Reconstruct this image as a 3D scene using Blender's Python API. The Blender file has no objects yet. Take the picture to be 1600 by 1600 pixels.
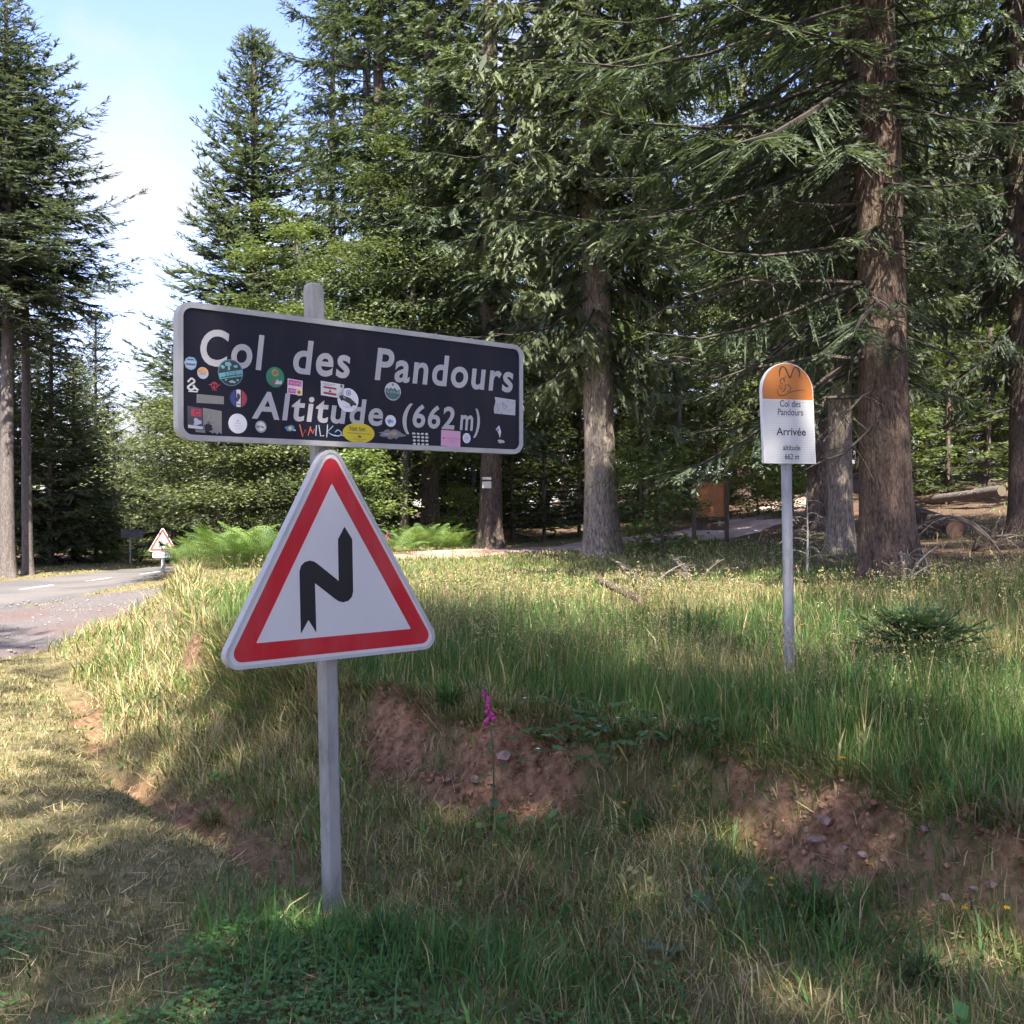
import bpy, math, random
import numpy as np
from mathutils import Vector, Euler

# ------------------------------------------------------------------ camera, sky, sun, exposure
scene = bpy.context.scene
COL = scene.collection
cam_data = bpy.data.cameras.new('camera'); cam = bpy.data.objects.new('camera', cam_data); COL.objects.link(cam)
cam_data.sensor_width = 36; cam_data.lens = 36; cam_data.clip_start = 0.05; cam_data.clip_end = 3000
EYE = 1.65
cam.location = (0, 0, EYE); cam.rotation_euler = (math.radians(90 - 0.36), 0, 0)
scene.camera = cam

SUN_AZ = math.radians(172); SUN_EL = math.radians(54)      # azimuth clockwise from +Y
sunv = Vector((math.sin(SUN_AZ) * math.cos(SUN_EL), math.cos(SUN_AZ) * math.cos(SUN_EL), math.sin(SUN_EL)))
world = bpy.data.worlds.new('World'); scene.world = world; world.use_nodes = True
nt = world.node_tree; nt.nodes.clear()
wo = nt.nodes.new('ShaderNodeOutputWorld'); bg = nt.nodes.new('ShaderNodeBackground')
sky = nt.nodes.new('ShaderNodeTexSky'); sky.sky_type = 'NISHITA'; sky.sun_disc = False
sky.sun_elevation = SUN_EL; sky.sun_rotation = SUN_AZ; sky.altitude = 660; sky.air_density = 1.0; sky.dust_density = 0.4; sky.ozone_density = 3.5
tc = nt.nodes.new('ShaderNodeTexCoord'); mp = nt.nodes.new('ShaderNodeMapping'); mp.inputs['Scale'].default_value = (1.5, 1.5, 2.6)
mp.inputs['Location'].default_value = (1.15, 0.6, 0.43)
n1 = nt.nodes.new('ShaderNodeTexNoise'); n1.inputs['Scale'].default_value = 1.9; n1.inputs['Detail'].default_value = 9; n1.inputs['Roughness'].default_value = 0.52
n1.inputs['Distortion'].default_value = 0.25
ramp = nt.nodes.new('ShaderNodeValToRGB'); ramp.color_ramp.elements[0].position = 0.40; ramp.color_ramp.elements[1].position = 0.62
mix = nt.nodes.new('ShaderNodeMix'); mix.data_type = 'RGBA'
mix.inputs[7].default_value = (1.8, 1.8, 2.0, 1)
nt.links.new(tc.outputs['Generated'], mp.inputs[0]); nt.links.new(mp.outputs[0], n1.inputs['Vector'])
nt.links.new(n1.outputs[0], ramp.inputs[0]); nt.links.new(ramp.outputs[0], mix.inputs[0])
wb = nt.nodes.new('ShaderNodeMix'); wb.data_type = 'RGBA'; wb.blend_type = 'MULTIPLY'; wb.inputs[0].default_value = 1; wb.inputs[7].default_value = (.98, .83, 1.03, 1)
nt.links.new(sky.outputs[0], wb.inputs[6]); nt.links.new(wb.outputs[2], mix.inputs[6]); nt.links.new(mix.outputs[2], bg.inputs[0])
bg.inputs[1].default_value = 0.115
nt.links.new(bg.outputs[0], wo.inputs[0])

sl = bpy.data.lights.new('sun', 'SUN'); sl.energy = 4.2; sl.angle = math.radians(0.53); sl.color = (1.0, 0.93, 0.80)
so = bpy.data.objects.new('sun', sl); COL.objects.link(so); so.rotation_euler = sunv.to_track_quat('Z', 'Y').to_euler(); so.location = (10, -10, 30)
vs = scene.view_settings; vs.view_transform = 'Standard'; vs.look = 'None'; vs.gamma = 1; vs.use_curve_mapping = False
vs.exposure = 2.3
scene.cycles.use_adaptive_sampling = True; scene.cycles.adaptive_threshold = .045; scene.cycles.adaptive_min_samples = 20; scene.cycles.max_bounces = 6; scene.cycles.diffuse_bounces = 3; scene.cycles.glossy_bounces = 1; scene.cycles.transmission_bounces = 3; scene.cycles.transparent_max_bounces = 6

rng = np.random.default_rng(7); random.seed(7)

# ------------------------------------------------------------------ helpers
def smooth(a, b, x):
    t = np.clip((x - a) / (b - a), 0, 1); return t * t * (3 - 2 * t)

_perm = np.random.default_rng(3).random((256, 256))
def vnoise(x, y):
    x = np.asarray(x, float); y = np.asarray(y, float)
    xi = np.floor(x).astype(int); yi = np.floor(y).astype(int); fx = x - xi; fy = y - yi
    fx = fx * fx * (3 - 2 * fx); fy = fy * fy * (3 - 2 * fy)
    g = lambda i, j: _perm[i % 256, j % 256]
    return (g(xi, yi) * (1 - fx) + g(xi + 1, yi) * fx) * (1 - fy) + (g(xi, yi + 1) * (1 - fx) + g(xi + 1, yi + 1) * fx) * fy
def fbm(x, y, o=4):
    s = 0; a = .5
    for i in range(o):
        s = s + a * vnoise(x * 2 ** i + 17.3 * i, y * 2 ** i + 9.1 * i); a *= .5
    return s / (1 - .5 ** o)

def np_mesh(name, V, faces_tri=None, faces_quad=None, col=None, smooth_f=False, attrs=None):
    """mesh from numpy arrays; col is (n,3) per vertex"""
    me = bpy.data.meshes.new(name)
    V = np.asarray(V, np.float32)
    nt_ = 0 if faces_tri is None else len(faces_tri); nq = 0 if faces_quad is None else len(faces_quad)
    me.vertices.add(len(V)); me.vertices.foreach_set('co', V.ravel())
    li = []
    if nt_: li.append(np.asarray(faces_tri, np.int32).ravel())
    if nq: li.append(np.asarray(faces_quad, np.int32).ravel())
    li = np.concatenate(li)
    me.loops.add(len(li)); me.loops.foreach_set('vertex_index', li)
    starts = np.concatenate([np.arange(nt_) * 3, nt_ * 3 + np.arange(nq) * 4]).astype(np.int32)
    me.polygons.add(nt_ + nq); me.polygons.foreach_set('loop_start', starts)
    if smooth_f: me.polygons.foreach_set('use_smooth', np.ones(nt_ + nq, bool))
    me.update(calc_edges=True)
    if col is not None:
        at = me.color_attributes.new('col', 'FLOAT_COLOR', 'POINT')
        c4 = np.ones((len(V), 4), np.float32); c4[:, :3] = col; at.data.foreach_set('color', c4.ravel())
    for k, v in (attrs or {}).items():
        at = me.attributes.new(k, 'FLOAT', 'POINT'); at.data.foreach_set('value', np.asarray(v, np.float32))
    return me

class MB:
    """collects polygons with a colour each; build() links them as ONE mesh object"""
    def __init__(s): s.v = []; s.f = []; s.c = []
    def add(s, vs_, fs, col=(.5, .5, .5)):
        b = len(s.v); s.v += [tuple(p) for p in vs_]; s.f += [tuple(i + b for i in f) for f in fs]; s.c += [tuple(col)] * len(vs_); return s
    def poly(s, pts, col=(.5, .5, .5)): return s.add(pts, [tuple(range(len(pts)))], col)
    def box(s, lo, hi, col=(.5, .5, .5)):
        (a, b, c), (d, e, f) = lo, hi
        return s.add([(a, b, c), (d, b, c), (d, e, c), (a, e, c), (a, b, f), (d, b, f), (d, e, f), (a, e, f)],
                     [(0, 3, 2, 1), (4, 5, 6, 7), (0, 1, 5, 4), (1, 2, 6, 5), (2, 3, 7, 6), (3, 0, 4, 7)], col)
    def tube(s, pts, radii, n=6, col=(.5, .5, .5), cap=True, jit=0):
        pts = [Vector(p) for p in pts]; vs_ = []; fs = []
        if not hasattr(radii, '__len__'): radii = [radii] * len(pts)
        for i, p in enumerate(pts):
            d = (pts[min(i + 1, len(pts) - 1)] - pts[max(i - 1, 0)]).normalized()
            u = d.cross(Vector((0.3, 0.95, 0.1)));
            if u.length < .1: u = d.cross(Vector((1, 0, 0)))
            u.normalize(); w = d.cross(u)
            for k in range(n):
                a = 2 * math.pi * k / n; r = radii[i] * (1 + (random.random() - .5) * jit)
                vs_.append(p + (u * math.cos(a) + w * math.sin(a)) * r)
        for i in range(len(pts) - 1):
            for k in range(n): fs.append((i * n + k, i * n + (k + 1) % n, (i + 1) * n + (k + 1) % n, (i + 1) * n + k))
        if cap: fs += [tuple(range(n))[::-1], tuple((len(pts) - 1) * n + k for k in range(n))]
        return s.add(vs_, fs, col)
    def prism(s, pts2, y0, y1, col=(.5, .5, .5)):
        """outline in (x,z) extruded from y0 (front) to y1"""
        n = len(pts2); vs_ = [(p[0], y0, p[1]) for p in pts2] + [(p[0], y1, p[1]) for p in pts2]
        fs = [tuple(range(n)), tuple(range(2 * n - 1, n - 1, -1))] + [(i + n, (i + 1) % n + n, (i + 1) % n, i) for i in range(n)]
        return s.add(vs_, fs, col)
    def mesh(s, name, smooth_f=False):
        me = bpy.data.meshes.new(name); me.from_pydata(s.v, [], s.f)
        at = me.color_attributes.new('col', 'FLOAT_COLOR', 'POINT')
        at.data.foreach_set('color', np.array([list(c) + [1] for c in s.c], np.float32).ravel())
        if smooth_f: me.polygons.foreach_set('use_smooth', [True] * len(me.polygons))
        me.update(); return me
    def build(s, name, mat, parent=None, smooth_f=False):
        return link(name, s.mesh(name, smooth_f), mat, parent)

def link(name, me, mat=None, parent=None):
    o = bpy.data.objects.new(name, me); COL.objects.link(o)
    if mat is not None and me is not None and len(me.materials) == 0: me.materials.append(mat)
    if parent is not None: o.parent = parent
    return o
def tag(o, label=None, cat=None, group=None, kind=None):
    if label: o['label'] = label
    if cat: o['category'] = cat
    if group: o['group'] = group
    if kind: o['kind'] = kind
    return o
def empty(name, loc, rz=0, label=None, cat=None, group=None):
    o = bpy.data.objects.new(name, None); COL.objects.link(o); o.location = loc; o.rotation_euler = (0, 0, rz); o.empty_display_size = .1
    return tag(o, label, cat, group)
def copy_tree(o, parent=None):
    c = o.copy(); COL.objects.link(c); c.parent = parent
    for ch in list(o.children): copy_tree(ch, c)
    return c
def bevel(o, w, seg=2):
    m = o.modifiers.new('bevel', 'BEVEL'); m.width = w; m.segments = seg; m.limit_method = 'ANGLE'

def vary(col, rr, lo, hi): f = rr.uniform(lo, hi); return tuple(c * f for c in col)

# ------------------------------------------------------------------ materials
def newmat(name):
    m = bpy.data.materials.new(name); m.use_nodes = True; t = m.node_tree; t.nodes.clear()
    return m, t, t.nodes.new('ShaderNodeOutputMaterial')
def N(t, kind, **kw):
    n = t.nodes.new(kind)
    for k, v in kw.items():
        if k.startswith('i_'): n.inputs[k[2:].replace('_', ' ')].default_value = v
        else: setattr(n, k, v)
    return n
def mat_print(name, rough=.45, metal=0, dirt=.0, bump=0, spec=.5, dirtcol=(.1, .1, .08), dscale=9):
    """colour from the mesh's own colour attribute, with patchy dirt"""
    m, t, out = newmat(name); p = N(t, 'ShaderNodeBsdfPrincipled'); a = N(t, 'ShaderNodeVertexColor', layer_name='col')
    p.inputs['Roughness'].default_value = rough; p.inputs['Metallic'].default_value = metal; p.inputs['Specular IOR Level'].default_value = spec
    c = N(t, 'ShaderNodeTexCoord'); mpn = N(t, 'ShaderNodeMapping'); mpn.inputs['Scale'].default_value = (dscale, dscale, dscale * .35)
    no = N(t, 'ShaderNodeTexNoise', i_Scale=1.0, i_Detail=6.0, i_Roughness=.65); r = N(t, 'ShaderNodeValToRGB')
    r.color_ramp.elements[0].position = .45; r.color_ramp.elements[1].position = .75
    mx = N(t, 'ShaderNodeMix', data_type='RGBA'); mu = N(t, 'ShaderNodeMath', operation='MULTIPLY'); mu.inputs[1].default_value = dirt
    t.links.new(c.outputs['Object'], mpn.inputs[0]); t.links.new(mpn.outputs[0], no.inputs['Vector']); t.links.new(no.outputs[0], r.inputs[0])
    t.links.new(r.outputs[0], mu.inputs[0]); t.links.new(mu.outputs[0], mx.inputs[0]); t.links.new(a.outputs[0], mx.inputs[6])
    mx.inputs[7].default_value = (*dirtcol, 1); t.links.new(mx.outputs[2], p.inputs['Base Color'])
    if bump:
        bn = N(t, 'ShaderNodeBump', i_Strength=bump, i_Distance=.01); n2 = N(t, 'ShaderNodeTexNoise', i_Scale=60.0, i_Detail=5.0)
        t.links.new(c.outputs['Object'], n2.inputs['Vector']); t.links.new(n2.outputs[0], bn.inputs['Height']); t.links.new(bn.outputs[0], p.inputs['Normal'])
    t.links.new(p.outputs[0], out.inputs[0]); return m
def mat_leaf(name, trans=.35, gloss=.06, tint=(1, 1, 1)):
    m, t, out = newmat(name); a = N(t, 'ShaderNodeVertexColor', layer_name='col')
    d = N(t, 'ShaderNodeBsdfDiffuse'); tr = N(t, 'ShaderNodeBsdfTranslucent'); g = N(t, 'ShaderNodeBsdfGlossy', i_Roughness=.6)
    g.inputs['Color'].default_value = (.8, .85, .9, 1)
    m1 = N(t, 'ShaderNodeMixShader'); m1.inputs[0].default_value = trans; m2 = N(t, 'ShaderNodeMixShader'); m2.inputs[0].default_value = gloss
    tm = N(t, 'ShaderNodeMix', data_type='RGBA', blend_type='MULTIPLY'); tm.inputs[0].default_value = 1; tm.inputs[7].default_value = (1.25, 1.3, .7, 1)
    oi = N(t, 'ShaderNodeObjectInfo'); hs = N(t, 'ShaderNodeHueSaturation')
    mr = N(t, 'ShaderNodeMapRange'); mr.inputs[3].default_value = .8; mr.inputs[4].default_value = 1.2
    t.links.new(oi.outputs['Random'], mr.inputs[0]); t.links.new(mr.outputs[0], hs.inputs['Value']); t.links.new(a.outputs[0], hs.inputs['Color'])
    t.links.new(hs.outputs[0], d.inputs[0]); t.links.new(hs.outputs[0], tm.inputs[6]); t.links.new(tm.outputs[2], tr.inputs[0])
    t.links.new(d.outputs[0], m1.inputs[1]); t.links.new(tr.outputs[0], m1.inputs[2]); t.links.new(m1.outputs[0], m2.inputs[1]); t.links.new(g.outputs[0], m2.inputs[2])
    t.links.new(m2.outputs[0], out.inputs[0]); return m
def mat_bark(name, dark, light, sx=14, sz=4, bump=.8, moss_light=.15):
    m, t, out = newmat(name); p = N(t, 'ShaderNodeBsdfPrincipled', i_Roughness=.9); p.inputs['Specular IOR Level'].default_value = .2
    c = N(t, 'ShaderNodeTexCoord'); mpn = N(t, 'ShaderNodeMapping'); mpn.inputs['Scale'].default_value = (sx, sx, sz)
    wn = N(t, 'ShaderNodeTexNoise', i_Scale=.6, i_Detail=4.0); ad = N(t, 'ShaderNodeMix', data_type='RGBA', blend_type='ADD'); ad.inputs[0].default_value = 1.6
    vo = N(t, 'ShaderNodeTexVoronoi', feature='DISTANCE_TO_EDGE', i_Scale=1.0); no = N(t, 'ShaderNodeTexNoise', i_Scale=2.5, i_Detail=8.0, i_Roughness=.7)
    big = N(t, 'ShaderNodeTexNoise', i_Scale=1.3, i_Detail=4.0)
    t.links.new(c.outputs['Object'], mpn.inputs[0]); t.links.new(mpn.outputs[0], wn.inputs['Vector']); t.links.new(mpn.outputs[0], ad.inputs[6]); t.links.new(wn.outputs['Color'], ad.inputs[7])
    t.links.new(ad.outputs[2], vo.inputs['Vector']); t.links.new(mpn.outputs[0], no.inputs['Vector']); t.links.new(c.outputs['Object'], big.inputs['Vector'])
    r = N(t, 'ShaderNodeValToRGB'); r.color_ramp.elements[0].position = .02; r.color_ramp.elements[1].position = .22
    t.links.new(vo.outputs['Distance'], r.inputs[0])
    fm = N(t, 'ShaderNodeMapping'); fm.inputs['Scale'].default_value = (sx * .9, sx * .9, sz * .55); fn = N(t, 'ShaderNodeTexNoise', i_Scale=1.0, i_Detail=5.0, i_Roughness=.6, i_Distortion=.8)
    t.links.new(c.outputs['Object'], fm.inputs[0]); t.links.new(fm.outputs[0], fn.inputs['Vector']); fr = N(t, 'ShaderNodeValToRGB'); fr.color_ramp.elements[0].position = .36; fr.color_ramp.elements[1].position = .58; t.links.new(fn.outputs[0], fr.inputs[0])
    bl = N(t, 'ShaderNodeMix', data_type='RGBA'); bl.inputs[0].default_value = .62; t.links.new(r.outputs[0], bl.inputs[6]); t.links.new(fr.outputs[0], bl.inputs[7])
    mu = N(t, 'ShaderNodeMath', operation='MULTIPLY'); t.links.new(bl.outputs[2], mu.inputs[0]); t.links.new(no.outputs[0], mu.inputs[1])
    cr = N(t, 'ShaderNodeValToRGB'); cr.color_ramp.elements[0].color = (*dark, 1); cr.color_ramp.elements[1].color = (*light, 1); cr.color_ramp.elements[0].position = .05; cr.color_ramp.elements[1].position = .65
    t.links.new(mu.outputs[0], cr.inputs[0])
    r2 = N(t, 'ShaderNodeValToRGB'); r2.color_ramp.elements[0].position = .5; r2.color_ramp.elements[1].position = .7
    m3 = N(t, 'ShaderNodeMath', operation='MULTIPLY'); m3.inputs[1].default_value = moss_light; t.links.new(big.outputs[0], r2.inputs[0]); t.links.new(r2.outputs[0], m3.inputs[0])
    mm = N(t, 'ShaderNodeMix', data_type='RGBA'); mm.inputs[7].default_value = (.13, .14, .08, 1); t.links.new(m3.outputs[0], mm.inputs[0]); t.links.new(cr.outputs[0], mm.inputs[6])  # mossy patches that also stand for light spots on the trunks
    t.links.new(mm.outputs[2], p.inputs['Base Color'])
    bn = N(t, 'ShaderNodeBump', i_Strength=bump, i_Distance=.03); t.links.new(mu.outputs[0], bn.inputs['Height']); t.links.new(bn.outputs[0], p.inputs['Normal'])
    t.links.new(p.outputs[0], out.inputs[0]); return m

M = dict(
    print=mat_print('sign_print', .5, dirt=.12, dirtcol=(.25, .25, .22)),
    panel=mat_print('sign_panel', .5, dirt=.5, dirtcol=(.028, .025, .028), dscale=7, spec=.25),
    tri=mat_print('retro_sheet', .5, spec=.3, dirt=.10, dirtcol=(.45, .43, .40), dscale=5),
    ink=mat_print('black_sheet', .5, dirt=.04, spec=.3),
    rim=mat_print('painted_rim', .45, dirt=.35, dirtcol=(.20, .20, .18), bump=.1),
    steel=mat_print('galvanised', .6, metal=.1, dirt=.85, bump=.25, dirtcol=(.13, .125, .11), dscale=14),
    wood=mat_print('stained_wood', .7, dirt=.4, bump=.3, dirtcol=(.05, .035, .025)),
    plain=mat_print('plain', .8, dirt=.25, bump=.2, dirtcol=(.10, .08, .06)),
    leaf=mat_leaf('leaf', .40, .03), needle=mat_leaf('needle', .40, .03), grass=mat_leaf('grass_blade', .40, .015),
    bark=mat_bark('spruce_bark', (.05, .036, .030), (.20, .15, .125), 24, 8, 1.0, .25),
    bark_grey=mat_bark('fir_bark', (.08, .068, .064), (.20, .172, .165), 26, 8, .5, .2),
    bark_sun_tint=mat_bark('spruce_bark_sun_tint', (.10, .082, .070), (.40, .335, .28), 22, 7, .9, .3),  # pale warm tones put sunlight into the bark of two trunks
    bark_warm=mat_bark('red_spruce_bark', (.045, .030, .025), (.215, .150, .118), 24, 8, 1.0, .25),
    bark_pale=mat_bark('pale_bark', (.16, .15, .13), (.42, .40, .36), 8, 3, .3, .1),
    twig=mat_print('dead_twig', .9, dirt=.3, dirtcol=(.05, .04, .035)),
)
# ------------------------------------------------------------------ terrain
BANK = np.array([(14, -10), (7, -3.4), (4.1, .6), (2.72, 2.45), (1.88, 3.78), (1.52, 4.42), (1.08, 5.02), (.38, 5.48), (-.4, 5.95), (-1.1, 6.5), (-1.7, 7.2), (-2.6, 9.0),
                 (-3.7, 11.8), (-5.0, 16), (-6.3, 21), (-8.0, 27.5), (-7.6, 40), (-2, 60), (10, 90), (20, 400)], float)
def sdist(x, y):
    x = np.asarray(x, float); y = np.asarray(y, float)
    best = np.full(x.shape, 1e9); sg = np.ones(x.shape)
    for (ax, ay), (bx, by) in zip(BANK[:-1], BANK[1:]):
        dx, dy = bx - ax, by - ay; L2 = dx * dx + dy * dy
        t = np.clip(((x - ax) * dx + (y - ay) * dy) / L2, 0, 1)
        d = np.hypot(x - ax - t * dx, y - ay - t * dy); cr = dx * (y - ay) - dy * (x - ax)
        u = d < best - 1e-9; best = np.where(u, d, best); sg = np.where(u, np.where(cr > 0, -1., 1.), sg)
    return best * sg
def bank_w(y): return 1 + 1.6 * smooth(8, 18, y)
def dnorm(x, y):
    d = sdist(x, y) + (fbm(np.asarray(x) * 1.3 + 5, np.asarray(y) * 1.3, 3) - .5) * .30 * smooth(16, 6, np.asarray(y, float))
    return d / (bank_w(y) * (1 - .27 * smooth(-.7, -1.7, np.asarray(x, float))))
WK = [(-9, 0), (-2.0, 0), (-1.4, .04), (-.95, .15), (-.55, .27), (-.30, .37), (-.13, .91), (0, .98), (.35, 1), (9, 1)]
def zlow(x, y): return -.017 * np.clip(y - 2, 0, 60)
def zhigh(x, y):
    return .52 + .012 * np.clip(y - 6, -8, 60) + .03 * np.clip(x - 1, 0, 25) + .03 * np.clip(x - 4, 0, 22) + .0038 * np.clip(x - 1, 0, 14) * np.clip(y - 10, 0, 34)
def earth_mask(x, y, dn=None):
    """bare red soil on the cut face"""
    dn = dnorm(x, y) if dn is None else dn
    x = np.asarray(x, float); y = np.asarray(y, float)
    n = fbm(x * 2.2, y * 2.2, 4)
    a = smooth(-1.0, -.75, x) * smooth(.50, .25, x) * smooth(-.66, -.45, dn + (n - .5) * .5) * smooth(.03, -.06, dn + (n - .5) * .08)
    b = smooth(.92, 1.10, x) * smooth(-.75, -.5, dn + (n - .5) * .7 - .22 * smooth(1.2, 1.5, x) + .0) * smooth(0.0, -.10, dn + (n - .5) * .1)
    b2 = smooth(1.2, 1.5, x) * smooth(-1.05, -.85, dn + (n - .5) * .9) * smooth(-.02, -.12, dn) * smooth(5.5, 4.8, y) * smooth(3.3, 3.65, y)
    c = smooth(-3.2, -2.8, x) * smooth(-1.6, -1.9, x) * smooth(8.2, 9, y) * smooth(13, 11, y) * smooth(-.5, -.3, dn) * smooth(-.02, -.1, dn) * smooth(.45, .6, n)
    e = smooth(-.30, -.05, (n - .5) * 1.0 - np.abs(dn + 1.36) * 1.3) * smooth(-.9, -1.3, x) * .95 * smooth(11, 9, y)
    brk = .62 + .38 * smooth(.36, .50, fbm(x * 3.1 + 11, y * 3.1, 4))
    return np.clip(np.maximum.reduce([a, b, b2 * .85, c, e]) * brk * smooth(14, 11, y), 0, 1)
def height(x, y, rough=True):
    x = np.asarray(x, float); y = np.asarray(y, float); dn = dnorm(x, y)
    W = np.interp(dn, [k[0] for k in WK], [k[1] for k in WK])
    z = zlow(x, y) * (1 - W) + zhigh(x, y) * W
    near = smooth(14, 7, y)
    z = z - .15 * np.exp(-((dn + 1.42) / .26) ** 2) * near
    z = z + (fbm(x * .9, y * .9, 3) - .5) * .10 * smooth(-2.2, -1.0, dn) + (fbm(x * .5 + 3, y * .5, 2) - .5) * .07
    if rough:
        em = earth_mask(x, y, dn)
        z = z + (fbm(x * 6, y * 6, 3) - .5) * .045 + em * ((fbm(x * 4 + 40, y * 4, 4) - .60) * .30 + (fbm(x * 13, y * 13, 2) - .5) * .11)
    return z

def axis(*segs):
    out = []
    for a, b, s in segs: out += list(np.arange(a, b - 1e-6, s))
    return np.array(out + [segs[-1][1]])
def build_ground():
    xs = axis((-900, -80, 60), (-80, -16, 4), (-16, -4, .3), (-4, 3.4, .055), (3.4, 14, .25), (14, 60, 3), (60, 900, 60))
    ys = axis((-900, -60, 60), (-60, -4, 4), (-4, 2.2, .4), (2.2, 8.5, .055), (8.5, 14, .12), (14, 40, .35), (40, 100, 4), (100, 900, 60))
    X, Y = np.meshgrid(xs, ys); x = X.ravel(); y = Y.ravel(); z = height(x, y); dn = dnorm(x, y); em = earth_mask(x, y, dn)
    nx, ny = len(xs), len(ys); i = np.arange(nx * ny).reshape(ny, nx)
    q = np.stack([i[:-1, :-1], i[:-1, 1:], i[1:, 1:], i[1:, :-1]], -1).reshape(-1, 4)
    forest = np.clip(smooth(13, 17, y + 1.2 * (x - 3) + 4 * (fbm(x * .4, y * .4) - .5)) * smooth(3.3, 5, x) + smooth(24, 28, y) * smooth(-6, -4, x) + smooth(-15.5, -17, x) + smooth(-1, -4, y) * smooth(4, 6, x), 0, 1)
    me = np_mesh('ground', np.stack([x, y, z], -1), None, q, None, True, dict(earth=em, forest=forest, high=smooth(-.6, 0, dn)))
    m, t, out = newmat('soil_and_turf'); p = N(t, 'ShaderNodeBsdfPrincipled', i_Roughness=.95); p.inputs['Specular IOR Level'].default_value = .15
    geo = N(t, 'ShaderNodeNewGeometry'); g = lambda nm: N(t, 'ShaderNodeAttribute', attribute_name=nm).outputs['Fac']
    def noise(s, d=6, r=.6):
        n = N(t, 'ShaderNodeTexNoise', i_Scale=s, i_Detail=float(d), i_Roughness=r); t.links.new(geo.outputs['Position'], n.inputs['Vector']); return n.outputs[0]
    def rampc(src, stops):
        r = N(t, 'ShaderNodeValToRGB'); e = r.color_ramp.elements
        while len(e) < len(stops): e.new(.5)
        for k, (pos, c) in zip(e, stops): k.position = pos; k.color = (*c, 1)
        t.links.new(src, r.inputs[0]); return r.outputs[0]
    def mixc(f, a, b):
        mx = N(t, 'ShaderNodeMix', data_type='RGBA'); t.links.new(f, mx.inputs[0]); t.links.new(a, mx.inputs[6]); t.links.new(b, mx.inputs[7]); return mx.outputs[2]
    turf = rampc(noise(9, 8), [(.3, (.08, .07, .032)), (.5, (.17, .145, .075)), (.72, (.28, .235, .135))])
    soil = rampc(noise(16, 10, .7), [(.33, (.060, .034, .020)), (.5, (.225, .122, .072)), (.68, (.40, .245, .160))])
    litter = rampc(noise(14, 8, .7), [(.3, (.045, .03, .022)), (.55, (.13, .085, .06)), (.8, (.24, .165, .12))])
    c = mixc(g('forest'), turf, litter); c = mixc(g('earth'), c, soil); t.links.new(c, p.inputs['Base Color'])
    bn = N(t, 'ShaderNodeBump', i_Strength=.9, i_Distance=.03); t.links.new(noise(38, 8, .7), bn.inputs['Height']); t.links.new(bn.outputs[0], p.inputs['Normal'])
    t.links.new(p.outputs[0], out.inputs[0])
    return tag(link('ground', me, m), kind='structure')
build_ground()

def sheet_mat(name, stops, scale, rough=.9, bump=.5, bscale=90, patches=None):
    m, t, out = newmat(name); p = N(t, 'ShaderNodeBsdfPrincipled', i_Roughness=rough); p.inputs['Specular IOR Level'].default_value = .25
    geo = N(t, 'ShaderNodeNewGeometry'); n = N(t, 'ShaderNodeTexNoise', i_Scale=float(scale), i_Detail=9.0, i_Roughness=.65); t.links.new(geo.outputs['Position'], n.inputs['Vector'])
    r = N(t, 'ShaderNodeValToRGB'); e = r.color_ramp.elements
    while len(e) < len(stops): e.new(.5)
    for k, (pos, c) in zip(e, stops): k.position = pos; k.color = (*c, 1)
    t.links.new(n.outputs[0], r.inputs[0]); src = r.outputs[0]
    if patches:
        n3 = N(t, 'ShaderNodeTexNoise', i_Scale=.5, i_Detail=4.0); t.links.new(geo.outputs['Position'], n3.inputs['Vector'])
        r3 = N(t, 'ShaderNodeValToRGB'); r3.color_ramp.elements[0].position = .45; r3.color_ramp.elements[1].position = .62; t.links.new(n3.outputs[0], r3.inputs[0])
        mx = N(t, 'ShaderNodeMix', data_type='RGBA'); mx.inputs[7].default_value = (*patches, 1); mu = N(t, 'ShaderNodeMath', operation='MULTIPLY'); mu.inputs[1].default_value = .7
        t.links.new(r3.outputs[0], mu.inputs[0]); t.links.new(mu.outputs[0], mx.inputs[0]); t.links.new(src, mx.inputs[6]); src = mx.outputs[2]
    t.links.new(src, p.inputs['Base Color'])
    n2 = N(t, 'ShaderNodeTexNoise', i_Scale=float(bscale), i_Detail=6.0); t.links.new(geo.outputs['Position'], n2.inputs['Vector'])
    bn = N(t, 'ShaderNodeBump', i_Strength=bump, i_Distance=.02); t.links.new(n2.outputs[0], bn.inputs['Height']); t.links.new(bn.outputs[0], p.inputs['Normal'])
    t.links.new(p.outputs[0], out.inputs[0]); return m

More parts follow.
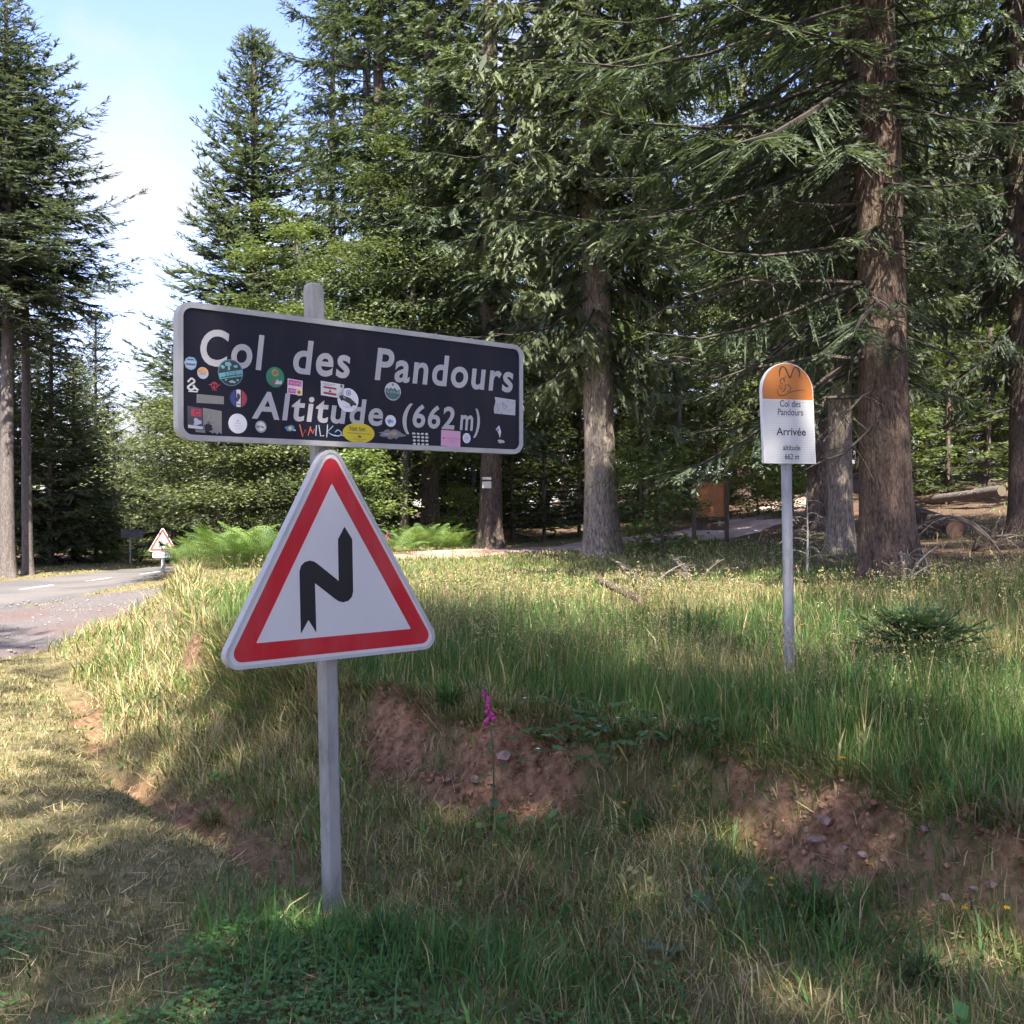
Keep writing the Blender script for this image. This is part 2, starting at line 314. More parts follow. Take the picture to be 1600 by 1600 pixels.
def ribbon(name, line, half, mat, lift, nw=10, step=.35, ragged=.0):
    """strip that follows the terrain; line = [(x,y)], half = half width per point"""
    L = np.array(line, float); seg = np.hypot(*np.diff(L, axis=0).T); s = np.concatenate([[0], np.cumsum(seg)])
    ss = np.arange(0, s[-1], step); px = np.interp(ss, s, L[:, 0]); py = np.interp(ss, s, L[:, 1])
    k = np.ones(9) / 9
    pad = lambda v: np.convolve(np.pad(v, 4, mode='edge'), k, 'valid')
    px, py = pad(px), pad(py); tx, ty = np.gradient(px), np.gradient(py); l = np.hypot(tx, ty); nx, ny = ty / l, -tx / l
    h = np.interp(ss, s, half) if hasattr(half, '__len__') else np.full(len(ss), half)
    V = []
    for j in range(nw + 1):
        u = -1 + 2 * j / nw; w = h * u + (ragged * (fbm(ss * .9 + 31 * (u > 0), ss * 0 + j * 0, 4) - .5) * 2 * abs(u) ** 3)
        x = px + nx * w; y = py + ny * w; V.append(np.stack([x, y, height(x, y, False) + lift * (1 if abs(u) < .99 else -.5)], -1))
    V = np.stack(V, 1); n = len(ss); i = np.arange(n * (nw + 1)).reshape(n, nw + 1)
    q = np.stack([i[:-1, :-1], i[:-1, 1:], i[1:, 1:], i[1:, :-1]], -1).reshape(-1, 4)[:, ::-1]
    return tag(link(name, np_mesh(name, V.reshape(-1, 3), None, q, None, True), mat), kind='structure'), (px, py, nx, ny)

asphalt = sheet_mat('asphalt', [(.35, (.085, .082, .084)), (.65, (.14, .133, .134))], 30, .85, .5, 140, (.175, .155, .150))
gravel = sheet_mat('pink_gravel', [(.3, (.075, .066, .067)), (.5, (.125, .112, .113)), (.72, (.20, .18, .18))], 26, .95, .8, 70, (.13, .085, .078))
pathm = sheet_mat('path_gravel', [(.3, (.26, .19, .16)), (.5, (.44, .34, .29)), (.72, (.58, .48, .42))], 20, .95, .8, 60, (.24, .13, .10))
ROAD = [(-12, -60), (-12, 10), (-11.8, 22), (-11.4, 30), (-10.2, 38), (-7.2, 48), (-1, 60), (10, 75), (30, 95)]
road, rl = ribbon('road', ROAD, 2.75, asphalt, .035, 10, .5)
LAY = [(-8.6, 7.5), (-8.0, 10.8), (-7.75, 13), (-7.65, 16), (-7.7, 18.5), (-8.2, 21)]
ribbon('gravel_layby', LAY, [.5, 1.35, 1.9, 1.9, 1.55, .3], gravel, .055, 14, .2, .35)
PATH = [(-5.6, 18.6), (-4.5, 19.2), (-2.8, 19.0), (-1.2, 19.6), (.4, 21.4), (2.0, 22.6), (3.9, 22.8), (6.2, 25.5), (8.4, 30), (12, 36), (20, 44)]
ribbon('path', PATH, [.25, .7, .8, .8, .85, .9, 1.5, 1.3, 1.2, 1.2, 1.2], pathm, .06, 8, .25, .3)
# painted centre dashes, each a child of the road
px, py, nx_, ny_ = rl
dash_mat = sheet_mat('road_paint', [(.3, (.45, .45, .44)), (.6, (.72, .72, .70))], 40, .7, .2, 90)
sd = np.concatenate([[0], np.cumsum(np.hypot(np.diff(px), np.diff(py)))])
for s0 in np.arange(64, 112, 3.3):
    ss = np.linspace(s0, s0 + 1.5, 5); cx = np.interp(ss, sd, px); cy = np.interp(ss, sd, py); ex = np.interp(ss, sd, nx_); ey = np.interp(ss, sd, ny_)
    V = []
    for u in (-.07, .07):
        x = cx + ex * u; y = cy + ey * u; V.append(np.stack([x, y, height(x, y, False) + .043], -1))
    V = np.concatenate(V); q = [(i, i + 1, i + 6, i + 5) for i in range(4)]
    link('lane_dash', np_mesh('lane_dash', V, None, q), dash_mat, road)

def at(px_, d, h=0.0):
    """world spot on the ground at depth d in picture column px_ of 1600"""
    x = (px_ - 800) / 1600 * d; return (x, d, float(height(np.array([x]), np.array([d]))[0]) + h)
# ------------------------------------------------------------------ lettering
def text_geom(s, bold=0.0, shear=0.0, spacing=1.0):
    cu = bpy.data.curves.new('t', 'FONT'); cu.body = s; cu.size = 1; cu.offset = bold; cu.shear = shear; cu.space_character = spacing; cu.resolution_u = 5; cu.fill_mode = 'FRONT'
    o = bpy.data.objects.new('t', cu); COL.objects.link(o); dg = bpy.context.evaluated_depsgraph_get(); dg.update()
    me = bpy.data.meshes.new_from_object(o.evaluated_get(dg))
    v = np.array([p.co[:2] for p in me.vertices]); f = [tuple(p.vertices) for p in me.polygons]
    bpy.data.objects.remove(o); bpy.data.curves.remove(cu); bpy.data.meshes.remove(me); return v, f
_cap = {}
def put_text(mb, s, x0, x1, zb, cap, y, col, bold=.0, shear=0, spacing=1.0, tilt=0):
    """text fitted between x0 and x1 on baseline zb, capital height cap, at depth y (front is -y)"""
    key = (bold,)
    if key not in _cap:
        vv, _ = text_geom('H', bold); _cap[key] = (vv[:, 1].min(), vv[:, 1].max())
    v, f = text_geom(s, bold, shear, spacing); lo, hi = _cap[key]
    X = x0 + (v[:, 0] - v[:, 0].min()) / np.ptp(v[:, 0]) * (x1 - x0); Z = zb + (v[:, 1] - lo) / (hi - lo) * cap
    if tilt: Z = Z + (X - x0) * tilt
    mb.add([(a, y, b) for a, b in zip(X, Z)], f, col)

def ell(cx, cz, rx, rz, n=28, a0=0, a1=2 * math.pi): return [(cx + rx * math.cos(a0 + (a1 - a0) * i / n), cz + rz * math.sin(a0 + (a1 - a0) * i / n)) for i in range(n if abs(a1 - a0 - 2 * math.pi) < 1e-6 else n + 1)]
def rect(cx, cz, w, h, tilt=0): return [(cx - w, cz - h - tilt * w), (cx + w, cz - h + tilt * w), (cx + w, cz + h + tilt * w), (cx - w, cz + h - tilt * w)]
def rrect(x0, z0, x1, z1, r, n=7):
    out = []
    for cx, cz, a in ((x1 - r, z0 + r, -90), (x1 - r, z1 - r, 0), (x0 + r, z1 - r, 90), (x0 + r, z0 + r, 180)):
        out += [(cx + r * math.cos(math.radians(a + 90 * i / n)), cz + r * math.sin(math.radians(a + 90 * i / n))) for i in range(n + 1)]
    return out
def rtri(pts, r, n=6):
    out = []; P = [Vector(p) for p in pts]
    for i in range(len(P)):
        a, b, c = P[i - 1], P[i], P[(i + 1) % len(P)]
        u = (a - b).normalized(); w = (c - b).normalized(); half = u.angle(w) / 2; tl = r / math.tan(half)
        p0 = b + u * tl; p1 = b + w * tl; cen = b + (u + w).normalized() * (r / math.sin(half))
        v0 = p0 - cen; v1 = p1 - cen; a0 = math.atan2(v0.y, v0.x); da = (math.atan2(v1.y, v1.x) - a0 + math.pi) % (2 * math.pi) - math.pi
        out += [tuple(cen + Vector((math.cos(a0 + da * k / n), math.sin(a0 + da * k / n))) * r) for k in range(n + 1)]
    return out
def flat(mb, pts, y, col): mb.poly([(p[0], y, p[1]) for p in pts], col)
def stroke(mb, pts, w, y, col):
    """flat brush line through (x,z) points"""
    P = [Vector(p) for p in pts]; W = w if hasattr(w, '__len__') else [w] * len(P); L = []; R = []
    for i, p in enumerate(P):
        d = (P[min(i + 1, len(P) - 1)] - P[max(i - 1, 0)]).normalized(); n = Vector((-d.y, d.x)) * W[i] / 2; L.append(p + n); R.append(p - n)
    for i in range(len(P) - 1): flat(mb, [L[i], R[i], R[i + 1], L[i + 1]], y, col)
def spline(pts, n=8):
    P = [Vector(p) for p in pts]; P = [2 * P[0] - P[1]] + P + [2 * P[-1] - P[-2]]; out = []
    for i in range(1, len(P) - 2):
        for k in range(n):
            t = k / n; a, b, c, d = P[i - 1], P[i], P[i + 1], P[i + 2]
            out.append(.5 * ((2 * b) + (c - a) * t + (2 * a - 5 * b + 4 * c - d) * t * t + (3 * b - a - 3 * c + d) * t ** 3))
    return out + [P[-2]]
def rim_ring(mb, outer, inner, yf, yb, col):
    """raised folded rim between two outlines of equal point count"""
    n = len(outer); vs_ = [(p[0], yf, p[1]) for p in outer] + [(p[0], yf, p[1]) for p in inner] + [(p[0], yb, p[1]) for p in outer] + [(p[0], yf + .006, p[1]) for p in inner]
    fs = []
    for i in range(n):
        j = (i + 1) % n; fs += [(i, j, n + j, n + i), (2 * n + i, 2 * n + j, j, i), (n + i, n + j, 3 * n + j, 3 * n + i)]
    mb.add(vs_, fs, col)

# ------------------------------------------------------------------ main road sign
INK = (.010, .010, .013); WHITE = (.54, .535, .54); NAVY = (.008, .008, .019); LETTER = (.43, .42, .43)
sx, sy = -.723, 4.21
sz = float(height(np.array([-.75]), np.array([4.25]))[0])
sign = empty('road_sign', (sx, sy, sz), math.radians(40), 'stickered dark name panel above a red bordered bend triangle on one grey post', 'road sign')
Zs = lambda z: z - sz
# post: galvanised section with chamfered corners, leaning a little, domed cap
mb = MB(); prof = [(-.034, -.024), (-.024, -.034), (.024, -.034), (.034, -.024), (.034, .024), (.024, .034), (-.024, .034), (-.034, .024)]
def post_ring(z, k, cx): return [(cx + p[0] * k, .075 + p[1] * k, z) for p in prof]
rings = [(-.25, 1, .028), (0, 1, .024), (Zs(1.0), 1, .0), (Zs(1.9), 1, -.035), (Zs(2.53), 1, -.062), (Zs(2.555), .88, -.063), (Zs(2.565), .6, -.063)]
vs_ = []; fs = []
for z, k, cx in rings: vs_ += post_ring(z, k, cx)
for i in range(len(rings) - 1): fs += [(i * 8 + k, i * 8 + (k + 1) % 8, i * 8 + 8 + (k + 1) % 8, i * 8 + 8 + k) for k in range(8)]
fs.append(tuple(len(vs_) - 8 + k for k in range(8)))
mb.add(vs_, fs, (.29, .285, .275)); mb.build('post', M['steel'], sign)
for z in (2.30, 2.0, 1.62, 1.18):
    mb = MB(); mb.box((-.055 - .03 * (z - 1), .02, Zs(z) - .02), (.055 - .03 * (z - 1), .034, Zs(z) + .02), (.30, .30, .30)); mb.build('clamp', M['steel'], sign)

# name panel
x0, x1, z0, z1 = -.672, 1.0, Zs(1.892), Zs(2.405); YF = -.012
mb = MB(); mb.prism(rrect(x0 + .006, z0 + .006, x1 - .006, z1 - .006, .05), YF + .004, YF + .022, NAVY)
panel = mb.build('name_panel', M['panel'], sign)
mb = MB(); rim_ring(mb, rrect(x0, z0, x1, z1, .056), rrect(x0 + .021, z0 + .021, x1 - .021, z1 - .021, .036), YF - .003, YF + .04, (.38, .38, .375)); mb.build('rim', M['rim'], panel)
yL = YF + .0032
for word, a, b, zb, cap in (('Col', -.583, -.323, 2.176, .137), ('des', -.199, .062, 2.176, .137), ('Pandours', .181, .944, 2.180, .137),
                            ('Altitude', -.377, .222, 1.987, .107), ('(662', .321, .600, 1.990, .100), ('m)', .630, .745, 1.990, .100)):
    mb = MB(); put_text(mb, word, a, b, Zs(zb), cap, yL, LETTER, .022, .13, 1.12); mb.build('lettering', M['print'], panel)

SK = YF + .0026
class Sticker:
    def __init__(s): s.mb = MB(); s.k = 0
    def p(s, pts, col): s.k += 1; flat(s.mb, [(a, Zs(b)) for a, b in pts], SK - .00035 * s.k, col); return s
    def st(s, pts, w, col): s.k += 1; stroke(s.mb, [(a, Zs(b)) for a, b in pts], w, SK - .00035 * s.k, col); return s
    def t(s, txt, a, b, z, cap, col, tilt=0, bold=0): s.k += 1; put_text(s.mb, txt, a, b, Zs(z), cap, SK - .00035 * s.k, col, bold, 0, 1, tilt); return s
    def sc(s, a, b, z, cap, col, tilt=0, seed=1):
        """a line of print too small to read"""
        r = random.Random(seed); x = a
        while x < b:
            w = cap * r.uniform(.45, .8); zz = z + (x - a) * tilt
            s.st(spline([(x, zz + r.uniform(0, cap * .5)), (x + w * .3, zz + cap * r.uniform(.6, 1)), (x + w * .6, zz + cap * r.uniform(0, .4)), (x + w, zz + cap * r.uniform(.3, .9))], 2), cap * .16, col); x += w + cap * .25
        return s
    def done(s, label=None): o = s.mb.build('sticker', M['print'], panel); tag(o, label); return o
def blot(cx, cz, w, h, n=26, amp=.25, seed=0):
    r = random.Random(seed); return [(cx + w * math.cos(t) * (1 + r.uniform(-amp, amp)), cz + h * math.sin(t) * (1 + r.uniform(-amp, amp))) for t in [2 * math.pi * i / n for i in range(n)]]
wt = (.55, .55, .55); bk = (.02, .02, .025)
S = Sticker().p(blot(-.621, 2.178, .024, .025, 18, .08, 1), (.28, .42, .55))
for i in range(4): S.p(rect(-.621, 2.192 - i * .009, .017 - .004 * (i in (0, 3)), .0022), wt if i % 2 else (.05, .1, .2))
S.done('pale blue round sticker at the left edge')
Sticker().p(ell(-.574, 2.146, .022, .022), wt).p(ell(-.574, 2.146, .020, .020, 14, 0, math.pi), (.72, .34, .10)).p([(-.590, 2.138), (-.580, 2.148), (-.574, 2.143), (-.566, 2.150), (-.558, 2.138)], (.30, .38, .50)).done('small round orange and white sticker')
teal = (.13, .40, .44)
S = Sticker().p(ell(-.464, 2.156, .051, .051, 36), (.10, .17, .20)).p(ell(-.464, 2.156, .047, .047, 36), (.018, .028, .035))
S.p([(-.511, 2.150), (-.415, 2.172), (-.417, 2.146), (-.509, 2.128)], teal).p(blot(-.473, 2.188, .013, .009, 14, .3, 3), teal).p([(-.476, 2.165), (-.474, 2.185), (-.469, 2.185), (-.466, 2.167)], teal)
S.p(blot(-.496, 2.176, .009, .006, 10, .3, 4), teal).p(blot(-.444, 2.181, .008, .006, 10, .3, 5), teal).p(blot(-.458, 2.122, .012, .005, 12, .5, 6), (.25, .42, .45)).p(blot(-.484, 2.128, .007, .003, 8, .4, 7), (.25, .42, .45)).p(blot(-.436, 2.130, .006, .004, 8, .4, 8), (.25, .42, .45))
S.t('S.O.S', -.487, -.443, 2.140, .014, bk, .2).st([(-.506, 2.134), (-.42, 2.153)], .003, bk).done('dark round turquoise banner sticker reading S.O.S')
S = Sticker(); S.st(spline([(-.632, 2.108), (-.618, 2.122), (-.606, 2.112), (-.62, 2.100), (-.632, 2.088), (-.618, 2.080), (-.602, 2.092)], 6), .007, wt).st(spline([(-.612, 2.098), (-.602, 2.086), (-.592, 2.080)], 5), .008, wt).p(rect(-.612, 2.074, .018, .0022), wt).done('white curled ampersand sticker')
S = Sticker().st(ell(-.529, 2.103, .0115, .0115, 20) + [(-.5175, 2.103)], .003, (.50, .05, .07)).st(spline([(-.521, 2.108), (-.530, 2.110), (-.530, 2.103), (-.527, 2.098), (-.536, 2.096)], 5), .003, (.50, .05, .07)).st([(-.551, 2.104), (-.543, 2.104)], .0025, (.50, .05, .07)).st([(-.516, 2.102), (-.507, 2.108)], .0025, (.50, .05, .07)).st([(-.538, 2.086), (-.520, 2.085)], .002, (.50, .05, .07)).done()
S = Sticker().p(ell(-.278, 2.154, .039, .040, 32), (.015, .21, .105))
for i in range(10):
    a = 2 * math.pi * i / 10; S.p([(-.280 + .009 * math.cos(a - .25), 2.171 + .009 * math.sin(a - .25)), (-.280 + .018 * math.cos(a), 2.171 + .018 * math.sin(a)), (-.280 + .009 * math.cos(a + .25), 2.171 + .009 * math.sin(a + .25))], (.75, .55, .10))
S.p(ell(-.280, 2.171, .009, .009, 14), (.35, .12, .05)).p([(-.298, 2.128), (-.288, 2.146), (-.279, 2.128)], (.35, .07, .05)).p([(-.283, 2.126), (-.272, 2.146), (-.262, 2.138), (-.252, 2.144), (-.252, 2.128)], (.52, .52, .60)).done('green round sticker with a yellow sun')
S = Sticker().p([(-.226, 2.094), (-.224, 2.154), (-.158, 2.149), (-.160, 2.090)], (.72, .62, .56)).p([(-.222, 2.128), (-.220, 2.151), (-.162, 2.146), (-.164, 2.125)], (.52, .10, .34)).p([(-.222, 2.097), (-.222, 2.117), (-.186, 2.114), (-.188, 2.096)], (.48, .10, .42)).p(ell(-.175, 2.102, .014, .014, 16), (.75, .52, .25)).p(ell(-.175, 2.102, .007, .007, 12), (.2, .08, .05))
S.sc(-.216, -.172, 2.131, .013, (.72, .45, .56), -.08, 2).sc(-.217, -.193, 2.101, .011, (.70, .45, .6), 0, 3).done('pink and cream sticker with block letters')
S = Sticker().p(ell(-.432, 2.061, .037, .037, 32), (.02, .02, .03))
c = ell(-.432, 2.061, .033, .033, 48)
S.p([q for q in c if q[0] < -.443], (.03, .055, .24)).p([q for q in c if -.4445 <= q[0] <= -.4195] or c, (.72, .72, .72)).p([q for q in c if q[0] > -.421], (.40, .03, .045)).p(blot(-.434, 2.064, .008, .015, 12, .4, 11), (.05, .05, .05)).p(rect(-.432, 2.038, .007, .002), (.1, .1, .1)).done('round blue white and red tricolour sticker')
grey = (.20, .195, .18)
Sticker().p([(-.599, 2.033), (-.491, 2.034), (-.491, 2.064), (-.598, 2.066)], grey).done('torn grey sticker remains, upper strip')
S = Sticker().p([(-.633, 1.938), (-.574, 1.934), (-.576, 2.014), (-.634, 2.020)], (.06, .06, .075)).p([(-.618, 1.984), (-.582, 1.982), (-.583, 2.009), (-.620, 2.009)], (.50, .035, .055)).st(spline([(-.588, 2.001), (-.600, 2.004), (-.606, 1.996), (-.600, 1.988), (-.588, 1.991)], 5), .004, (.05, .03, .05)).p(blot(-.600, 1.962, .020, .012, 12, .4, 12), (.45, .45, .55)).p(blot(-.618, 1.968, .010, .014, 12, .4, 13), (.05, .05, .06)).p([(-.632, 1.938), (-.575, 1.935), (-.575, 1.945), (-.632, 1.950)], wt).done('red and white photo sticker in the lower left corner')
S = Sticker().p([(-.574, 2.016), (-.500, 2.008), (-.500, 1.920), (-.510, 1.927), (-.518, 1.918), (-.528, 1.926), (-.536, 1.921), (-.545, 1.927), (-.573, 1.935)], grey).p(blot(-.553, 1.944, .016, .017, 16, .25, 14), NAVY).p([(-.603, 1.924), (-.565, 1.922), (-.566, 1.932), (-.604, 1.934)], grey)
for i in range(9): S.st([(-.57 + random.random() * .06, 1.95 + random.random() * .05) for _ in range(2)], .0015, (.29, .285, .27))
S.done('torn grey sticker remains, large square')
Sticker().p(ell(-.435, 1.964, .038, .038, 32), (.70, .69, .72)).p(rect(-.435, 1.975, .003, .004), (.35, .35, .4)).p(rect(-.435, 1.965, .014, .0012), (.45, .45, .5)).p(rect(-.435, 1.955, .016, .0012), (.5, .5, .55)).p(rect(-.435, 1.946, .010, .0010), (.5, .5, .55)).done('plain white round sticker')
S = Sticker().p(ell(-.339, 1.957, .023, .023, 24), (.68, .68, .66))
S.sc(-.355, -.325, 1.948, .018, bk, 0, 10)
S.st(ell(-.339, 1.957, .020, .020, 20), .002, bk).done('small white round sticker with black script')
Sticker().p(blot(-.213, 1.957, .021, .013, 14, .3, 16), (.10, .22, .45)).p(blot(-.214, 1.957, .009, .007, 10, .25, 17), (.70, .60, .12)).p([(-.200, 1.953), (-.188, 1.951), (-.190, 1.947), (-.202, 1.948)], (.55, .6, .7)).done('tiny blue and yellow sticker')
org = (.60, .13, .06); lb = (.30, .45, .60)
S = Sticker(); S.st([(-.172, 1.974), (-.158, 1.926), (-.146, 1.955), (-.134, 1.930), (-.122, 1.968)], [.006, .006, .004, .004, .005], org).st([(-.122, 1.958), (-.112, 1.940), (-.106, 1.958)], .005, org)
S.st([(-.096, 1.975), (-.100, 1.932)], .005, lb).st([(-.086, 1.976), (-.078, 1.932), (-.062, 1.934)], .0045, (.5, .5, .55)).st([(-.046, 1.980), (-.050, 1.928)], .004, (.55, .6, .65)).st([(-.020, 1.976), (-.048, 1.950), (-.022, 1.938)], .0045, lb)
S.st(spline([(-.022, 1.938), (.006, 1.936), (.018, 1.948), (.002, 1.960), (-.012, 1.950)], 6), .0045, lb).st([(.016, 1.940), (.028, 1.938)], .004, (.5, .5, .55)).done('hand drawn tag letters in orange and pale blue')
S = Sticker().p([(-.076, 2.098), (.030, 2.090), (.032, 2.148), (-.076, 2.156)], (.70, .69, .68)).p([(-.064, 2.128), (-.004, 2.124), (-.004, 2.132), (-.064, 2.136)], (.45, .03, .04)).p([(-.064, 2.104), (-.004, 2.100), (-.004, 2.109), (-.064, 2.113)], (.45, .03, .04)).p([(-.041, 2.113), (-.034, 2.126), (-.027, 2.112)], (.05, .12, .12)).sc(-.066, -.012, 2.144, .005, (.25, .05, .08), -.07, 4).st([(-.064, 2.141), (-.03, 2.139)], .002, (.3, .3, .5)).p(ell(.016, 2.141, .006, .006, 12), (.1, .1, .1)).done('white card sticker with a red striped flag and green tree')
S = Sticker().p(ell(.051, 2.086, .050, .049, 34), (.74, .74, .76)).p(ell(.053, 2.116, .012, .012, 16), (.12, .12, .2)).p(ell(.053, 2.116, .009, .009, 14), (.6, .6, .65)).p([(.049, 2.112), (.053, 2.122), (.058, 2.112)], (.1, .1, .2))
S.p([(.008, 2.099), (.022, 2.105), (.044, 2.099), (.058, 2.096), (.080, 2.081), (.092, 2.070), (.086, 2.064), (.066, 2.068), (.030, 2.083), (.010, 2.091)], (.035, .035, .03)).p([(.026, 2.100), (.040, 2.096), (.036, 2.090), (.024, 2.095)], (.32, .32, .30)).p(ell(.066, 2.068, .007, .008, 12), (.015, .015, .015)).p(ell(.020, 2.088, .006, .007, 12), (.015, .015, .015)).sc(.024, .078, 2.056, .006, (.35, .35, .38), -.1, 5).done('white oval sticker with a vintage racing car')
S = Sticker().p(ell(.102, 1.952, .077, .042, 40), (.62, .50, .012)).t('Nett hier.', .058, .140, 1.960, .020, bk, 0, .005).st([(.046, 1.951), (.162, 1.949)], .002, (.1, .09, .02)).p(blot(.105, 1.937, .008, .005, 10, .4, 20), (.12, .09, .02)).sc(.075, .132, 1.924, .005, (.16, .12, .02), 0, 6).sc(.090, .118, 1.916, .005, (.16, .12, .02), 0, 7).done('yellow oval sticker reading Nett hier.')
S = Sticker().p(ell(.271, 2.138, .041, .039, 30), (.55, .56, .54)).p([(.235, 2.122), (.234, 2.146), (.245, 2.152), (.25, 2.143), (.26, 2.155), (.27, 2.146), (.28, 2.154), (.292, 2.143), (.307, 2.148), (.306, 2.120), (.29, 2.106), (.27, 2.102), (.25, 2.107)], (.05, .14, .13)).p(ell(.271, 2.166, .005, .006, 10), (.15, .12, .1)).sc(.242, .300, 2.126, .020, (.30, .38, .38), 0, 8).done('round sticker with a dark green skyline')
Sticker().p(ell(.260, 2.011, .027, .025, 24), (.70, .70, .72)).p(blot(.256, 2.010, .010, .010, 10, .4, 22), (.12, .24, .45)).p(blot(.268, 2.008, .006, .008, 10, .4, 23), (.25, .38, .55)).done('small white round sticker with a blue drawing')
S = Sticker().p(blot(.268, 1.955, .060, .018, 26, .28, 24), (.16, .165, .18)).p(blot(.272, 1.958, .022, .008, 14, .3, 25), (.34, .25, .16)).p(blot(.24, 1.953, .016, .006, 12, .3, 26), (.28, .29, .31)).done('worn grey sticker remains')
S = Sticker()
for i in range(4):
    for j in range(4): S.p(blot(.380 + j * .022, 1.963 - i * .015, .009, .0048, 8, .25, 30 + i * 4 + j), (.56, .55, .53))
S.done('grid of tiny white marks')
S = Sticker().p([(.524, 1.916), (.632, 1.910), (.633, 1.984), (.526, 1.986)], (.62, .32, .46)).p([(.534, 1.954), (.540, 1.944), (.546, 1.954)], (.35, .05, .15)).sc(.552, .622, 1.944, .012, (.45, .16, .30), 0, 9).st([(.568, 1.938), (.605, 1.937)], .002, (.45, .18, .3)).done('pink rectangular sticker')
Sticker().p(ell(.668, 1.955, .022, .023, 22), (.68, .68, .70)).p(ell(.668, 1.955, .015, .016, 18), (.32, .38, .55)).p(ell(.668, 1.955, .012, .013, 18), (.62, .63, .68)).p(rect(.668, 1.955, .006, .006), (.35, .4, .55)).done('tiny white and blue round badge')
S = Sticker().p([(.828, 2.076), (.955, 2.074), (.957, 2.146), (.832, 2.152), (.836, 2.13), (.826, 2.10)], (.47, .47, .49))
for i in range(26): a = .834 + random.random() * .11; b = 2.08 + random.random() * .06; S.st([(a, b), (a + random.uniform(-.008, .012), b + random.uniform(-.012, .012))], .002, (.08, .08, .12))
S.done('peeling white rectangle of sticker paper')
Sticker().p([(.838, 2.003), (.858, 2.022), (.870, 1.992), (.862, 1.964), (.854, 1.985)], (.58, .56, .60)).p([(.842, 2.000), (.857, 2.010), (.852, 1.990)], (.20, .07, .25)).done('small torn purple and white sticker')
Sticker().p(blot(.870, 1.948, .023, .008, 10, .3, 60), (.42, .40, .34)).done()

# warning triangle: outer outline 1 m wide with rounded corners
zb, za = Zs(1.035), Zs(1.035) + .878
outer = [(-.524, zb - .015), (.532, zb - .015), (-.036, za + .02)]
def inset(t, k):
    c = Vector((sum(p[0] for p in t) / 3, (t[0][1] * 2 + t[2][1]) / 3)); return [tuple(c + (Vector(p) - c) * k) for p in t]
mb = MB(); mb.prism(rtri(inset(outer, .985), .05), YF, YF + .02, WHITE); tri = mb.build('warning_triangle', M['tri'], sign)
mb = MB(); rim_ring(mb, rtri(outer, .055), rtri(inset(outer, .955), .042), YF - .003, YF + .04, (.42, .42, .43)); mb.build('rim', M['rim'], tri)
o3 = rtri(inset(outer, .912), .036); i3 = inset(outer, .685)
i3r = rtri(i3, .003)
mb = MB(); n = len(o3); mb.add([(p[0], YF - .0006, p[1]) for p in o3] + [(p[0], YF - .0006, p[1]) for p in i3r], [(i, (i + 1) % n, n + (i + 1) % n, n + i) for i in range(n)], (.43, .008, .018)); mb.build('red_border', M['tri'], tri)
# double bend arrow drawn as a bent band with notched tail and pointed head
def arc(cx, cz, r, a0, a1, n=8): return [(cx + r * math.cos(math.radians(a0 + (a1 - a0) * i / n)), cz + r * math.sin(math.radians(a0 + (a1 - a0) * i / n))) for i in range(n + 1)]
AX = [(-.135, 1.160)] + [(-.137, 1.155)][:0]
arrow = [(-.169, 1.136), (-.135, 1.19), (-.099, 1.136), (-.105, 1.336), (-.013, 1.268), (.004, 1.257), (.025, 1.251), (.05, 1.256), (.066, 1.27), (.073, 1.292), (.069, 1.51), (.032, 1.563), (.001, 1.512), (.004, 1.341), (-.095, 1.416), (-.111, 1.425), (-.129, 1.429), (-.151, 1.424), (-.167, 1.411), (-.175, 1.388)]
mb = MB(); flat(mb, [(a, Zs(b)) for a, b in arrow], YF - .0006, INK); mb.build('bend_arrow', M['ink'], tri)

# ------------------------------------------------------------------ cyclists' summit sign
gx, gy = 1.685, 6.2
gz = float(height(np.array([gx]), np.array([gy]))[0])
cs = empty('summit_sign', (gx, gy, gz), math.radians(14), 'round topped orange and white summit plate reading Arrivée on a slim grey pole', 'sign')
Zc = lambda z: z - gz
mb = MB(); mb.tube([(.03, .05, -.3), (.025, .05, 0), (.0, .05, Zc(1.9)), (-.015, .05, Zc(2.40))], .032, 14, (.30, .305, .33)); mb.build('pole', M['steel'], cs, True)
w = .172; zb_, zt_ = Zc(1.905), Zc(2.512); zs_ = zt_ - w
lean = -.045
sk = lambda pts: [(p[0] + (p[1] - zb_) * lean, p[1]) for p in pts]
out = [(-w, zb_), (w, zb_)] + [(w * math.cos(math.pi * i / 24), zs_ + w * math.sin(math.pi * i / 24)) for i in range(25)]
mb = MB(); mb.prism(sk(out), .0, .03, (.66, .66, .66)); plate = mb.build('plate', M['rim'], cs)
wi = w * .975; zo = zs_ - .052
mb = MB(); flat(mb, sk([(-wi, zb_ + .005), (wi, zb_ + .005), (wi, zo), (-wi, zo)]), -.0008, (.52, .52, .53)); mb.build('white_field', M['tri'], plate)
mb = MB()
for i in range(26):
    z_ = zb_ + .012 + i * .0142
    if z_ < zo - .006: flat(mb, sk([(-wi, z_), (wi, z_), (wi, z_ + .003), (-wi, z_ + .003)]), -.0012, (.44, .44, .46))
mb.build('sheet_seam', M['tri'], plate)
mb = MB(); flat(mb, sk([(-wi, zo + .003), (wi, zo + .003)] + [(wi * math.cos(math.pi * i / 24), zs_ + wi * math.sin(math.pi * i / 24)) for i in range(25)]), -.0008, (.43, .145, .028)); mb.build('orange_field', M['tri'], plate)
ptx = lambda X, Y: ((X - 533) / 680 * .344 - (Y - 1400) / 1270 * .61 * .0 , Zc(1.905) + (1395 - Y) / 1265 * .607)
def skp(pts): return [(a - .012 + 0.004, b) for a, b in pts]
mb = MB()
